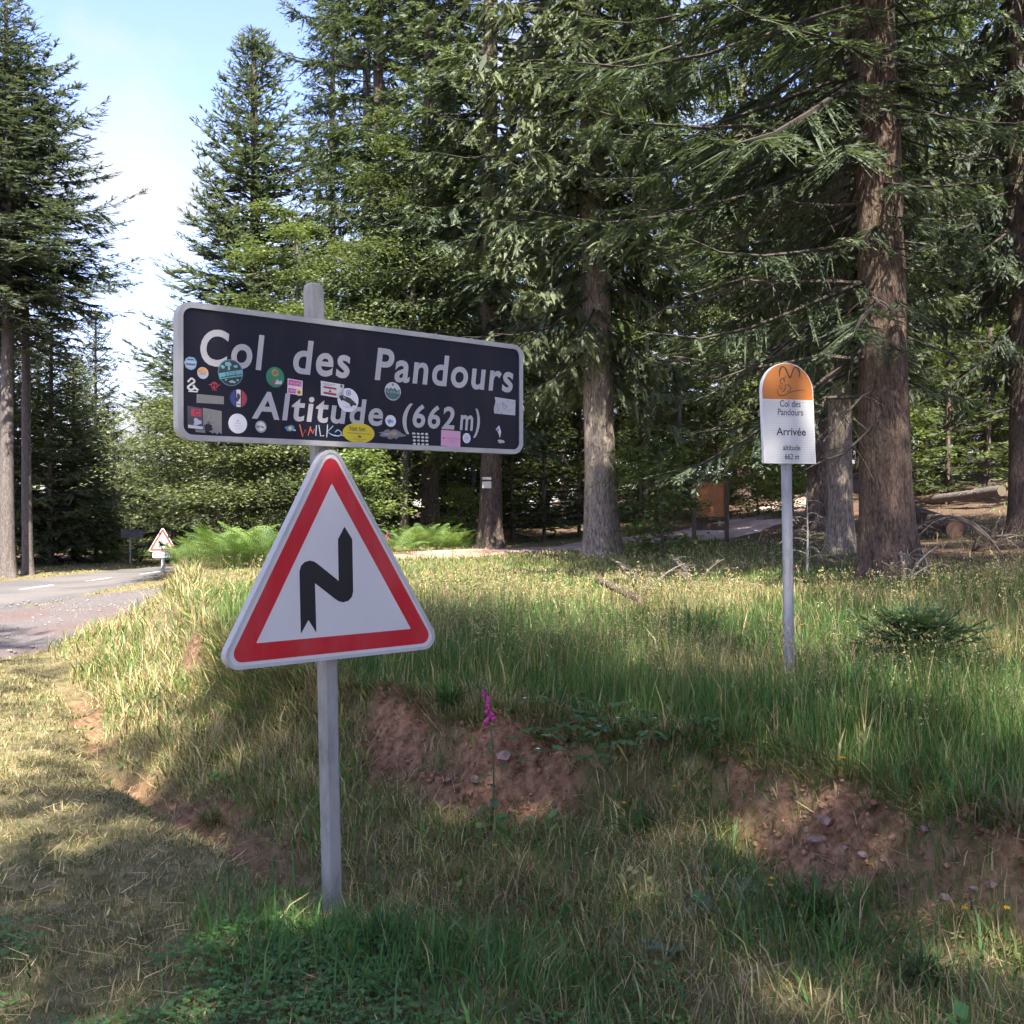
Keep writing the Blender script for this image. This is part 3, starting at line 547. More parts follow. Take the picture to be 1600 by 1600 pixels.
for pts, ws in (([(405, 310), (402, 250), (420, 195), (455, 180), (490, 220), (520, 290), (542, 315), (560, 275), (590, 195), (620, 180), (655, 215), (668, 260), (660, 310)], [.004, .009, .011, .006, .009, .008, .010, .008, .007, .006, .010, .009, .003]),
                ([(470, 285), (480, 310), (468, 330)], [.003] * 3), ([(455, 320), (425, 335), (410, 365), (425, 395), (450, 385)], [.004, .006, .007, .004, .003]), ([(460, 320), (462, 350), (470, 378)], [.006, .009, .004]),
                ([(400, 405), (410, 440), (432, 465), (438, 400)], [.003, .006, .004, .004]), ([(480, 395), (478, 440), (462, 480), (435, 500)], [.004, .006, .007, .004]), ([(490, 405), (530, 415), (550, 455), (535, 485), (500, 495)], [.004, .005, .005, .004, .003]),
                ([(390, 455), (378, 490), (388, 525), (415, 545), (470, 535), (540, 500), (640, 475), (745, 465)], [.003, .004, .005, .006, .006, .005, .004, .002])):
    sp_ = spline([ptx(*p) for p in pts], 4); ww = np.interp(np.linspace(0, 1, len(sp_)), np.linspace(0, 1, len(ws)), ws); stroke(mb, skp(sp_), list(ww * 1.05), -.0016, (.03, .02, .015))
mb.build('cyclist_emblem', M['print'], plate)
for s_, xa, xb, Yb, cap, b_ in (('Col des', 408, 682, 683, .040, .008), ('Pandours', 382, 718, 790, .040, .008), ('Arrivée', 368, 758, 1042, .0465, .018), ('altitude', 458, 690, 1230, .034, .014), ('662 m', 485, 672, 1345, .034, .014)):
    mb = MB(); a, zz = ptx(xa, Yb); bb, _ = ptx(xb, Yb); sh = (zz - zb_) * lean - 0.012 * (1 - (zz - zb_) / .6) * 0
    o_ = -.004 - .010 * (1 - (1395 - Yb) / 1265) ; put_text(mb, s_, a + o_, bb + o_, zz, cap, -.0016, (.03, .03, .035), b_, 0, 1.0); mb.build('lettering', M['print'], plate)

# ------------------------------------------------------------------ deer warning sign down the road
dx_, dy_ = (254 - 800) / 1600 * 27, 27.0; dz_ = float(height(np.array([dx_]), np.array([dy_]))[0])
ds = empty('deer_warning_sign', (dx_, dy_, dz_), math.radians(8), 'small distant red bordered triangle with a leaping deer and distance plate at the road edge', 'road sign')
Zd = lambda z: z - dz_
mb = MB(); mb.box((-.045, .03, -.3), (.045, .09, Zd(1.0)), (.45, .45, .45)); bevel(mb.build('post', M['steel'], ds), .008)
T = [(-.375, Zd(.44)), (.375, Zd(.44)), (0, Zd(1.09))]
mb = MB(); mb.prism(rtri(T, .04), 0, .02, (.58, .58, .58)); dt = mb.build('warning_triangle', M['tri'], ds)
a_ = rtri(inset(T, .92), .03); b_ = rtri(inset(T, .68), .005); n = len(a_); mb = MB(); mb.add([(p[0], -.002, p[1]) for p in a_] + [(p[0], -.002, p[1]) for p in b_], [(i, (i + 1) % n, n + (i + 1) % n, n + i) for i in range(n)], (.48, .05, .05)); mb.build('red_border', M['tri'], dt)
deer = [(-.115, .075), (-.085, .085), (-.095, .125), (-.12, .15), (-.105, .152), (-.085, .125), (-.085, .165), (-.075, .165), (-.072, .12), (-.05, .08), (-.03, .045), (.03, .03), (.085, .025), (.115, .05), (.12, .035), (.105, .005), (.13, -.03), (.165, -.055), (.158, -.068), (.11, -.045), (.075, -.02), (.02, -.012), (-.03, -.01), (-.07, -.035), (-.12, -.045), (-.122, -.033), (-.08, -.018), (-.065, .005), (-.11, .0), (-.145, -.018), (-.15, -.006), (-.105, .018), (-.07, .025), (-.085, .055), (-.115, .062)]
mb = MB(); flat(mb, [(p[0] * 1.12, Zd(.60) + p[1] * 1.12) for p in deer], -.002, INK); mb.build('deer_emblem', M['tri'], dt)
mb = MB(); mb.prism(rrect(-.26, Zd(.27), .26, Zd(.415), .02), 0, .02, (.58, .58, .58)); pl = mb.build('distance_plate', M['tri'], ds)
mb = MB(); put_text(mb, '8 km', -.09, .09, Zd(.31), .07, -.002, (.03, .03, .03), .02); mb.build('lettering', M['print'], pl)
for s_ in (-.2, .2): mb = MB(); stroke(mb, [(s_, Zd(.30)), (s_, Zd(.39))], .018, -.002, INK); flat(mb, [(s_ - .03, Zd(.36)), (s_ + .03, Zd(.36)), (s_, Zd(.40))], -.0024, INK); mb.build('arrow', M['print'], pl)

# dark panel seen from behind, past the bend
bx_, by_, bz_ = at(205, 40)
bs = empty('panel_sign', (bx_, by_, bz_), math.radians(5), 'dark back of a small rectangular road panel on a thin pole under the left firs', 'road sign')
mb = MB(); mb.tube([(-.05, .05, -.2), (-.05, .05, 1.45)], .035, 8, (.30, .30, .28)); mb.build('pole', M['steel'], bs)
mb = MB(); mb.prism(rrect(-.38, 1.02, .46, 1.34, .04), 0, .03, (.05, .05, .06)); mb.build('panel', M['steel'], bs)

# ------------------------------------------------------------------ wooden notice board by the path
ix, iy, iz = at(1110, 20)
ib = empty('notice_board', (ix, iy, iz), math.radians(-6), 'brown timber notice board with a blank orange brown panel beside the gravel path', 'notice board')
br_ = (.085, .055, .042)
for s_ in (-1, 1):
    mb = MB(); mb.box((s_ * .315 - .04, -.04, -.2), (s_ * .315 + .04, .06, 1.28), (.13, .105, .09) if s_ < 0 else br_); bevel(mb.build('timber_post', M['wood'], ib), .008)
for za_, zb2 in ((1.21, 1.27), (.47, .53), (.27, .40)):
    mb = MB(); mb.box((-.272, -.03, za_), (.272, .05, zb2), br_); bevel(mb.build('rail', M['wood'], ib), .006)
mb = MB(); mb.box((-.272, .0, .532), (.272, .025, 1.208), (.46, .18, .07)); mb.build('backboard', M['wood'], ib)
# ------------------------------------------------------------------ trees
def unit(v): return v / np.maximum(np.linalg.norm(v, axis=-1, keepdims=True), 1e-9)
def elements_mesh(name, P, D, Nn, L, Wd, C, spray=True, mats=None):
    """leaf-size pieces at P along D, flat face Nn, length L, width Wd, colour C: needle sprays (a spine and four side needles tufts) or plain leaf kites"""
    D = unit(D); S = unit(np.cross(D, Nn)); U = np.cross(S, D); n = len(P); L = L[:, None]; Wd = Wd[:, None]
    kw = Wd * (.46 if spray else 1.0)
    K = np.stack([P, P + D * L * .42 + S * kw * .5, P + D * L, P + D * L * .42 - S * kw * .5], 1)
    if not spray: return np_mesh(name, K.reshape(-1, 3), None, np.arange(n * 4).reshape(-1, 4), np.repeat(C, 4, axis=0))
    T = []
    for t0, sg, up in ((.06, 1, .30), (.16, -1, .1), (.36, 1, -.12), (.46, -1, .3)):
        T.append(np.stack([P + D * L * t0, P + D * L * (t0 + .19), P + D * L * (t0 + .46) + S * (sg * Wd * (.62 - .25 * t0)) + U * (Wd * up)], 1))
    T = np.stack(T, 1).reshape(-1, 3); K = K.reshape(-1, 3); CK = np.repeat(C, 4, axis=0)
    if mats is not None:                       # long narrow kites: the needled twig that carries the sprays
        mP, mD, mN, mL, mW, mC = mats; mD = unit(mD); mS = unit(np.cross(mD, unit(mN))); mL = mL[:, None]; mW = mW[:, None]
        K = np.concatenate([K, np.stack([mP, mP + mD * mL * .35 + mS * mW * .5, mP + mD * mL - np.array([0, 0, .06]) * mL, mP + mD * mL * .35 - mS * mW * .5], 1).reshape(-1, 3)]); CK = np.concatenate([CK, np.repeat(mC, 4, axis=0)])
    return np_mesh(name, np.concatenate([K, T]), np.arange(n * 12).reshape(-1, 3) + len(K), np.arange(len(K)).reshape(-1, 4), np.concatenate([CK, np.repeat(C, 12, axis=0)]))

def conifer(seed, H, zc, R, nb, el=(-20, 35), droop=.10, upturn=.12, hang=.35, elen=.13, ewid=.045, dens=1.0, col=((.030, .055, .030), (.085, .125, .055)), prof=1.0, sparse=0, side=None, minr=.06, matw=1.0, avoid=None):
    r = np.random.default_rng(seed)
    t = np.sort(r.random(nb) ** .92); z0 = zc + (H - zc) * t * .985
    az = np.arange(nb) * 2.39996 + r.normal(0, .35, nb)
    pr = (1 - t) ** .75 * np.minimum(1, .55 + t * 2.2) if prof == 1 else (1 - t ** 2.2) * np.minimum(1, .5 + t * 2.5)
    ln = R * pr * r.uniform(.68, 1.12, nb) + minr * R
    if side is not None:
        ln = ln * (1 + side[1] * np.cos(az - side[0]))
    if avoid is not None:                      # (azimuth, half angle, up to height): few branches there, the trunk shows
        da = np.abs((az - avoid[0] + np.pi) % (2 * np.pi) - np.pi); ln = np.where((da < avoid[1]) & (z0 < avoid[2]), ln * .38, ln)
    keep = r.random(nb) > sparse; z0, az, ln, t = z0[keep], az[keep], ln[keep], t[keep]
    e = np.radians(el[0] + (el[1] - el[0]) * t + r.normal(0, 7, len(t)))
    Ps, Ds, Ns, Ls, Ws, Cs = [], [], [], [], [], []
    bm = MB(); shade = r.uniform(0, 1, len(t)); Mat = []
    for i in range(len(t)):
        l = ln[i]; hd = np.array([math.cos(az[i]), math.sin(az[i]), 0]); hs = np.array([-hd[1], hd[0], 0])
        bend = r.normal(0, .12)
        def pos(u): 
            u = np.asarray(u)[..., None]; return np.array([0, 0, z0[i]]) + hd * (u * l * math.cos(e[i])) + hs * (bend * u * u * l) + np.array([0, 0, 1.]) * (u * l * math.sin(e[i]) - droop * l * (u ** 1.6) + upturn * l * u ** 4)
        uu = np.linspace(0, 1, 6); pts = pos(uu); bm.tube(pts, list(np.interp(uu, [0, 1], [.010 + .010 * l, .004])), 4, (.038, .029, .024), False)
        n2 = max(5, int(l / .115 * dens)); u2 = r.uniform(.07, 1, n2) ** .85; u2[-1] = .99
        b2 = pos(u2); tan = unit(pos(u2 + .02) - pos(u2 - .02)); sgn = np.where(np.arange(n2) % 2, 1., -1.)
        l2 = (.16 + .40 * l * np.sin(np.pi * np.clip(.12 + .88 * u2, 0, 1)) ** .8 * .55) * r.uniform(.5, 1.1, n2)
        an = np.radians(r.uniform(38, 68, n2)) * (1 - .75 * (u2 > .96)); d2 = tan * np.cos(an)[:, None] + hs * (sgn * np.sin(an))[:, None]
        d2[:, 2] -= hang * r.uniform(.2, 1.6, n2); d2 = unit(d2)
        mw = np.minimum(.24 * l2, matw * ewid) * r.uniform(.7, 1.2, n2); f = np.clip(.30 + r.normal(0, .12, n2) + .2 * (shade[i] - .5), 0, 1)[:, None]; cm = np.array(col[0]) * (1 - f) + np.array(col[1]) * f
        for off in (-.5, .5):
            P = b2 + hs * (off * mw)[:, None] * .8; Dm = d2.copy(); Dm[:, 2] -= hang * .18; Dm += r.normal(0, .10, Dm.shape); Mat.append((P, Dm, np.array([0, 0, 1.]) + r.normal(0, .4, (n2, 3)), l2 * r.uniform(.75, 1.05, n2), mw, cm))
        for j in range(n2):
            n3 = max(3, int(l2[j] / (elen * .42))); v = (np.arange(n3) + r.random(n3)) / n3
            P = b2[j] + d2[j] * (v * l2[j])[:, None]; P[:, 2] -= hang * .35 * l2[j] * v * v
            sd = unit(np.cross(d2[j], np.array([0, 0, 1.])) + 1e-6); s3 = np.where(np.arange(n3) % 2, 1., -1.) * r.uniform(.35, 1.1, n3); s3[-1] *= .15
            D = d2[j] + sd * s3[:, None] + r.normal(0, .18, (n3, 3)); D[:, 2] -= hang * .4 * v - .10
            Ps.append(P); Ds.append(D); Ns.append(np.array([0, 0, 1.]) + r.normal(0, .45, (n3, 3)))
            Ls.append(elen * r.uniform(.65, 1.25, n3)); Ws.append(ewid * r.uniform(.7, 1.25, n3))
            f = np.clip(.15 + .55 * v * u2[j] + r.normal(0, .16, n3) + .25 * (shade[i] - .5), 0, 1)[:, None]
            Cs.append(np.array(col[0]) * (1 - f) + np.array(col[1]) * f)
    cat = np.concatenate
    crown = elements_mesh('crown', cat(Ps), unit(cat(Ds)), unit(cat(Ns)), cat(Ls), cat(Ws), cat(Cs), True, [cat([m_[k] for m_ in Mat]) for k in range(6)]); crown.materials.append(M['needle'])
    br = bm.mesh('branches'); br.materials.append(M['twig'])
    return crown, br

def trunk_mesh(H, r0, rtop=.03, flare=.45, seed=0, n=20, step=.35, mat='bark', wob=.02, lump=.05):
    r = np.random.default_rng(seed); zs = np.concatenate([[-.3, 0, .1, .22, .4], np.arange(.7, H, step), [H]])
    a = np.linspace(0, 2 * np.pi, n, endpoint=False); V = []
    ph = r.uniform(0, 6, 6)
    for z in zs:
        f = max(0, z) / H; rad = (r0 * (1 - f) ** .8 + rtop * f) * (1 + flare * math.exp(-max(0, z) / (r0 * 1.6)))
        root = 1 + .16 * np.cos(a * 5 + ph[0]) * math.exp(-max(0, z) / (r0 * 1.2)) + lump * (fbm(a * 2.2 + ph[1], np.full(n, z * 1.3) + ph[2], 3) - .5) * 2
        root[-1] = (root[0] + root[-2]) / 2
        cx = wob * math.sin(z * .5 + ph[3]) * min(1, max(z, 0)); cy = wob * math.cos(z * .43 + ph[4]) * min(1, max(z, 0))
        V.append(np.stack([cx + rad * root * np.cos(a), cy + rad * root * np.sin(a), np.full(n, z)], -1))
    m = len(zs); i = np.arange(m * n).reshape(m, n); j = np.roll(i, -1, 1)
    q = np.stack([i[:-1], j[:-1], j[1:], i[1:]], -1).reshape(-1, 4)
    me = np_mesh('trunk', np.concatenate(V), None, q, None, True); me.materials.append(M[mat]); return me

def dead_branches(root, spec, seed=0, col=(.065, .053, .045)):
    """bare limbs with side twigs: spec = (z, azimuth, length, slope)"""
    rr = random.Random(seed)
    for z, az, l, sl in spec:
        mb = MB(); d = Vector((math.cos(az), math.sin(az), 0)); s = Vector((-d.y, d.x, 0)); b = rr.uniform(-.3, .3); pts = []; wv = rr.uniform(0, 6)
        for k in range(8):
            u = k / 7; pts.append(d * (u * l) + s * (b * u * u * l + rr.uniform(-.02, .02) * l * u) + Vector((0, 0, z + sl * u * l - .22 * l * u * u + (.10 * l * u ** 4) + .04 * l * u * math.sin(u * 7 + wv) + rr.uniform(-.02, .02) * l)))
        mb.tube(pts, [.026 * (1 - .8 * k / 7) * (.6 + l * .25) for k in range(8)], 5, col)
        for k in range(int(l * 9)):
            u = rr.uniform(.2, .98); p = pts[min(6, int(u * 7))]; dd = (d * rr.uniform(.1, .9) + s * rr.choice((-1, 1)) * rr.uniform(.4, 1) + Vector((0, 0, rr.uniform(-.9, .25)))).normalized(); L = rr.uniform(.15, .6)
            q1 = p + dd * L * .5 + Vector((0, 0, -.03 * L)); q2 = p + dd * L + Vector((0, 0, -.22 * L)); mb.tube([p, q1, q2], [.006, .004, .002], 3, vary(col, rr, .8, 1.7), False)
        mb.build('dead_branch', M['twig'], root)

PROTO = {}
def proto(key, H, r0, zc, R, nb, mat='bark', tk=None, **kw):
    c, b = conifer(hash_(key), H, zc, R, nb, **kw); t = trunk_mesh(H, r0, seed=hash_(key), mat=mat, **(tk or {})); PROTO[key] = (t, c, b)
def hash_(k): return sum(ord(c) * (i + 3) for i, c in enumerate(k)) % 9973
FIR = ((.045, .066, .046), (.235, .275, .19)); SPR = ((.036, .055, .026), (.26, .295, .15)); DARK = ((.028, .046, .028), (.18, .22, .125)); YEL = ((.045, .070, .022), (.15, .17, .055))  # young tips are paler; sunlit contrast is also put into these needle colours
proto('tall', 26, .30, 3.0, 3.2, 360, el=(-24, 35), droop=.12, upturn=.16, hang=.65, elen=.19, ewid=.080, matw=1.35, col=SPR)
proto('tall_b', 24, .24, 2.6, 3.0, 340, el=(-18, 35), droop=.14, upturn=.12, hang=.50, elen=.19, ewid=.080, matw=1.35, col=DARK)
proto('middle', 26, .30, 3.2, 3.2, 400, mat='bark_sun_tint', el=(-26, 35), droop=.12, upturn=.16, hang=.85, elen=.165, ewid=.070, matw=1.7, col=SPR, avoid=(math.radians(-88), .6, 4.6))
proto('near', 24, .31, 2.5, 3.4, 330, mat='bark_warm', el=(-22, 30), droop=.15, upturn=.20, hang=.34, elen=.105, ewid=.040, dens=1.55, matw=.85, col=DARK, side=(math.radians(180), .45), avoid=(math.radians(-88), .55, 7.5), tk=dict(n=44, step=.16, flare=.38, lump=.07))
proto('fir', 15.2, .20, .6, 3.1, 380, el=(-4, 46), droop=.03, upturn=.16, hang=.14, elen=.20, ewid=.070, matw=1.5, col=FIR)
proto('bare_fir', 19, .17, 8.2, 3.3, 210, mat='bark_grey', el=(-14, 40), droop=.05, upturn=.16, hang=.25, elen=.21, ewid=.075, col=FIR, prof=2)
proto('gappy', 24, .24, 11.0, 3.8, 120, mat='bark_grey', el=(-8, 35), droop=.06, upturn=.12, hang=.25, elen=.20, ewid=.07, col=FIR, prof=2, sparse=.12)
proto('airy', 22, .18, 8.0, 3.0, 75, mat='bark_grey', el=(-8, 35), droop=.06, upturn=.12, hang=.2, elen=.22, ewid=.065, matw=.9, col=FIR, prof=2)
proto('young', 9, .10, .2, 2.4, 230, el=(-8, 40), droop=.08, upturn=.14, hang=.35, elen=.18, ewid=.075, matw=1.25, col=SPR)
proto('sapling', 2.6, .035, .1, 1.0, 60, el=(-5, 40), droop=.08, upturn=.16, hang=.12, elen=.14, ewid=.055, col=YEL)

def plant_tree(key, loc, label, name='spruce_tree', cat='tree', group=None, rz=None, s=1, lean=(0, 0), trunk=None):
    o = empty(name, (loc[0], loc[1], loc[2] - .05), random.uniform(0, 6.28) if rz is None else rz, label, cat, group)
    o.rotation_euler = (lean[0], lean[1], o.rotation_euler[2]); o.scale = (s, s, s) if not hasattr(s, '__len__') else s
    t, c, b = PROTO[key]; link('trunk', trunk or t, None, o); link('crown', c, None, o); tag(link('branches', b, None, o), kind='stuff'); return o

# broadleaf: limbs with flat layered sprays of leaves
def broadleaf(seed, H, R, zc, nl, leaves, col, leaf=(.075, .05), trunk_r=.08, matk='bark_grey', shape=1.0):
    r = np.random.default_rng(seed); rr = random.Random(seed); bm = MB(); Ps, Ds, Ns, Ls, Ws, Cs = [], [], [], [], [], []
    for i in range(nl):
        t = (i + rr.random()) / nl; z0 = zc + (H - zc) * t * .9; az = i * 2.4 + rr.uniform(-.5, .5); l = R * (math.sin(math.pi * (.18 + .75 * t)) ** .7) * rr.uniform(.65, 1.1) * shape
        d = np.array([math.cos(az), math.sin(az), 0]); s = np.array([-d[1], d[0], 0]); up = rr.uniform(.15, .55)
        p = lambda u: np.array([0, 0, z0]) + d * u * l + s * .15 * l * u * u * rr.choice((1, 1)) + np.array([0, 0, up * l * u - .25 * l * u * u])
        pts = [p(u) for u in np.linspace(0, 1, 5)]; bm.tube(pts, [.018 + .006 * l, .014, .010, .006, .003], 4, (.11, .095, .08), False)
        nc = 9
        for k in range(nc):
            u = rr.uniform(.25, 1.02); c = p(u) + s * rr.uniform(-.42, .42) * l * .8 * (1.1 - u * .5) + np.array([0, 0, rr.uniform(-.12, .12)])
            n = int(leaves / (nl * nc)); rad = rr.uniform(.22, .42) * max(.5, l / 2.0)
            off = r.normal(0, 1, (n, 3)) * np.array([rad, rad, rad * .28]); P = c + off; P[:, 2] -= .12 * (off[:, 0] ** 2 + off[:, 1] ** 2) / rad
            a = r.uniform(0, 6.28, n); Ps.append(P); Ds.append(np.stack([np.cos(a), np.sin(a), r.uniform(-.55, .15, n)], -1)); Ns.append(np.array([0, 0, 1.]) + r.normal(0, .38, (n, 3)))
            Ls.append(leaf[0] * r.uniform(.6, 1.25, n)); Ws.append(leaf[1] * r.uniform(.7, 1.2, n)); f = np.clip(r.normal(.5, .22, n) + rr.uniform(-.2, .2), 0, 1)[:, None]; Cs.append(np.array(col[0]) * (1 - f) + np.array(col[1]) * f)
    cat = np.concatenate; crown = elements_mesh('crown', cat(Ps), unit(cat(Ds)), unit(cat(Ns)), cat(Ls), cat(Ws), cat(Cs), False); crown.materials.append(M['leaf'])
    b = bm.mesh('branches'); b.materials.append(M['twig']); return trunk_mesh(H * .9, trunk_r, .01, .3, seed, 12, .4, matk, .05), crown, b
BEE = ((.050, .085, .028), (.16, .185, .075)); BEE2 = ((.055, .085, .036), (.20, .22, .105)); LIME = ((.075, .12, .03), (.19, .24, .07))
PROTO['beech'] = broadleaf(5, 9.5, 3.0, .8, 30, 26000, BEE, (.10, .065), .12)
PROTO['beech_low'] = broadleaf(9, 4.2, 2.4, .3, 26, 20000, BEE2, (.095, .062), .06)
PROTO['shrub'] = broadleaf(12, 2.0, .9, .15, 16, 4200, LIME, (.085, .055), .025)

# --- left of the road
G_L = 'firs on the far side of the road'
plant_tree('bare_fir', at(44, 32), 'slim fir with a long bare pale trunk, second from the left picture edge', 'fir_tree', group=G_L, rz=1.0, lean=(0, -.012), s=(.98, .98, .86))
plant_tree('bare_fir', at(12, 30.5), 'thick trunked fir at the left picture edge', 'fir_tree', group=G_L, rz=3.2, s=(1.12, 1.12, .91), trunk=trunk_mesh(19, .20, seed=4, mat='bark_grey'))
plant_tree('bare_fir', at(-75, 35), 'tall fir crown cut by the left picture border', 'fir_tree', group=G_L, rz=5.2, s=(1.2, 1.2, .98))
plant_tree('young', at(150, 46), 'pointed spruce behind the left firs, tip level with the name panel top', 'spruce_tree', group=G_L, s=(1.0, 1.0, 1.25))
plant_tree('young', at(80, 40), 'dark low branched spruce right behind the slim bare fir trunk', 'spruce_tree', group=G_L, s=(1.25, 1.25, 1.15))
plant_tree('young', at(115, 43), 'dark spruce between the slim fir and the pointed spruce', 'spruce_tree', group=G_L, s=(1.1, 1.1, .95))
plant_tree('young', at(20, 42), 'dark spruce filling the gap between the two left trunks', 'spruce_tree', group=G_L, s=(1.2, 1.2, 1.2))
plant_tree('young', at(-40, 40), 'dark spruce at the left picture border', 'spruce_tree', group=G_L, s=(1.2, 1.2, 1.2))
plant_tree('young', at(178, 52), 'small spruce above the dark backed road panel', 'spruce_tree', group=G_L, s=(1, 1, .72))
for px_, d, s_ in ((205, 66, (1.3, 1.3, .80)), (232, 74, (1.3, 1.3, 1.0)), (170, 80, (1.4, 1.4, 1.2)), (120, 60, (1.3, 1.3, 1.2)), (60, 55, (1.3, 1.3, 1.4)), (-10, 52, (1.3, 1.3, 1.4)), (-90, 50, (1.3, 1.3, 1.4))):
    plant_tree('young', at(px_, d), 'distant spruce in the wood where the road disappears', 'spruce_tree', group='far spruces along the road', s=s_)
plant_tree('beech_low', at(212, 58), 'pale broadleaf thicket at the far end of the road', 'thicket', 'shrub', s=1.0)
# --- right of the road
plant_tree('fir', at(398, 30), 'conical blue grey fir standing clear against the sky', 'fir_tree', s=(1.36, 1.36, .965), rz=.4)
plant_tree('young', at(272, 41), 'narrow spruce at the foot of the sky gap, left of the name panel', 'spruce_tree', s=(1.0, 1.0, 1.08))
plant_tree('beech_low', at(262, 47), 'pale bushy thicket behind the deer sign', 'thicket', 'shrub', s=1.1, rz=2)
plant_tree('gappy', at(575, 34), 'tall fir with sky showing round its bare upper trunk', 'fir_tree', rz=2.4)
plant_tree('beech', at(462, 25), 'yellow green beech crown above the name panel', 'beech_tree', s=(.92, .92, .94))
plant_tree('beech_low', at(345, 24), 'low spreading beech above the bracken, left of the triangle', 'beech_tree', s=(1.1, 1.1, 1.0), rz=.9)
plant_tree('beech_low', at(470, 23), 'low spreading beech directly behind the triangle', 'beech_tree', s=(1.0, 1.0, 1.0), rz=4)
plant_tree('beech', at(632, 24), 'slender leaning beech trunk right of the triangle', 'beech_tree', s=(.9, .9, 1.15), lean=(0, -.05), rz=2.2)
plant_tree('tall_b', at(672, 26.5), 'straight brown spruce trunk between the leaning beech and the plated tree', 'spruce_tree', rz=1.4, s=(1, 1, .95))
t6 = plant_tree('tall_b', at(766, 23), 'spruce carrying two small pale trail plates', 'spruce_tree', rz=0.0, s=(1.05, 1.05, 1.0))
plant_tree('tall_b', at(592, 29), 'shaded spruce trunk just right of the triangle tip', 'spruce_tree', rz=3.6)
plant_tree('middle', at(943, 19), 'broad pale spruce trunk in the middle beside the path', 'spruce_tree', rz=0, lean=(0, -.028), s=(1.0, 1.0, 1.0))
t10 = plant_tree('near', at(1392, 12.5), 'huge dark spruce trunk right of the summit sign', 'spruce_tree', rz=0, lean=(0, -.035))
plant_tree('tall', at(1313, 16), 'pale spruce trunk close behind the huge dark one', 'spruce_tree', rz=1.1, s=(.72, .72, .9), lean=(0, -.01), trunk=trunk_mesh(26, .26, seed=31, mat='bark_sun_tint'))
plant_tree('tall_b', at(1279, 21), 'brown spruce trunk just right of the summit pole', 'spruce_tree', rz=2.0, s=(.9, .9, .95))
t13 = plant_tree('tall_b', at(1592, 16), 'slim spruce trunk at the right picture edge', 'spruce_tree', rz=.3, s=(.62, .62, .95), lean=(0, -.012))
tt = trunk_mesh(16, .10, seed=21, mat='bark_pale'); o = empty('birch_tree', at(1446, 30), 0, 'thin pale birch stem deep in the wood', 'tree'); link('trunk', tt, None, o); 
c_ = PROTO['beech']; q = link('crown', c_[1], None, o); q.location = (0, 0, 8)
tt2 = trunk_mesh(14, .07, seed=22, mat='bark_pale'); o = empty('birch_tree', at(1010, 31), 0, 'thin pale stem deep in the wood right of the middle spruce', 'tree'); link('trunk', tt2, None, o); q = link('crown', c_[1], None, o); q.location = (0, 0, 7)
# understorey
G_U = 'young trees under the spruces'
for px_, d, k, s_, lab in ((1036, 18.5, 'shrub', 1.15, 'light green sapling left of the notice board'), (1000, 26, 'sapling', 1.2, 'young spruce between the middle trunk and the notice board'), (850, 25, 'sapling', 1.3, 'bright young spruce right of the plated tree'), (800, 27, 'sapling', 1.4, 'young spruce behind the plated tree'),
                           (700, 29, 'sapling', 1.3, 'young spruce between two shaded trunks'), (905, 27, 'sapling', 1.35, 'young spruce left of the middle trunk'), (560, 21, 'shrub', 1.2, 'leafy sapling overhanging the triangle edge'), (720, 24.5, 'shrub', .8, 'small leafy bush left of the plated tree'),
                           (1185, 27, 'shrub', 1.2, 'leafy bush behind the summit plate'), (1240, 25, 'shrub', 1.0, 'leafy bush right of the summit plate'), (1480, 24, 'sapling', 1.5, 'young spruce above the fallen log'), (1545, 26, 'sapling', 1.6, 'young spruce left of the slim right trunk'), (1120, 29, 'sapling', 1.3, 'young spruce above the notice board'),
                           (1640, 22, 'sapling', 1.5, 'young spruce cut by the right border'), (1430, 27, 'shrub', 1.3, 'leafy bush right of the huge trunk')):
    plant_tree(k, at(px_, d), lab, 'young_spruce' if k == 'sapling' else 'broadleaf_sapling', 'sapling', G_U, s=s_)
for px_, d, s_, lab in ((640, 36, 1.0, 'leafy thicket deep behind the leaning beech'), (730, 38, 1.1, 'leafy thicket deep behind the plated tree'), (880, 36, 1.0, 'leafy thicket deep left of the middle trunk'), (1020, 37, 1.0, 'leafy thicket deep right of the middle trunk'), (1250, 36, 1.0, 'leafy thicket deep behind the summit plate'), (1440, 36, 1.0, 'leafy thicket deep under the thin birch'), (1570, 34, .9, 'leafy thicket deep at the right border'), (540, 33, 1.0, 'leafy thicket deep behind the triangle tip')):
    plant_tree('beech_low', at(px_, d), lab, 'thicket', 'shrub', 'thickets in the wood', s=s_)
# the wood behind
G_W = 'spruces deep in the wood'
wood = [(520, 40, 'tall_b', .95), (455, 44, 'young', 1.5), (700, 38, 'tall', .9), (620, 44, 'young', 1.6), (790, 36, 'young', 1.3), (850, 40, 'tall_b', 1), (925, 46, 'young', 1.7), (1005, 36, 'tall_b', .9), (1100, 42, 'young', 1.6), (1160, 34, 'tall', .9),
        (1240, 42, 'young', 1.6), (1350, 40, 'tall', .9), (1410, 29, 'tall_b', .85), (1500, 36, 'tall_b', .9), (1540, 47, 'young', 1.6), (1645, 27, 'tall_b', .9), (1700, 36, 'young', 1.5), (750, 54, 'young', 1.9), (950, 58, 'young', 2.0), (1150, 56, 'young', 2.0), (1350, 58, 'young', 2.0), (1550, 60, 'young', 2.0), (560, 55, 'young', 1.7), (380, 48, 'young', 1.4), (330, 46, 'young', 1.2)]
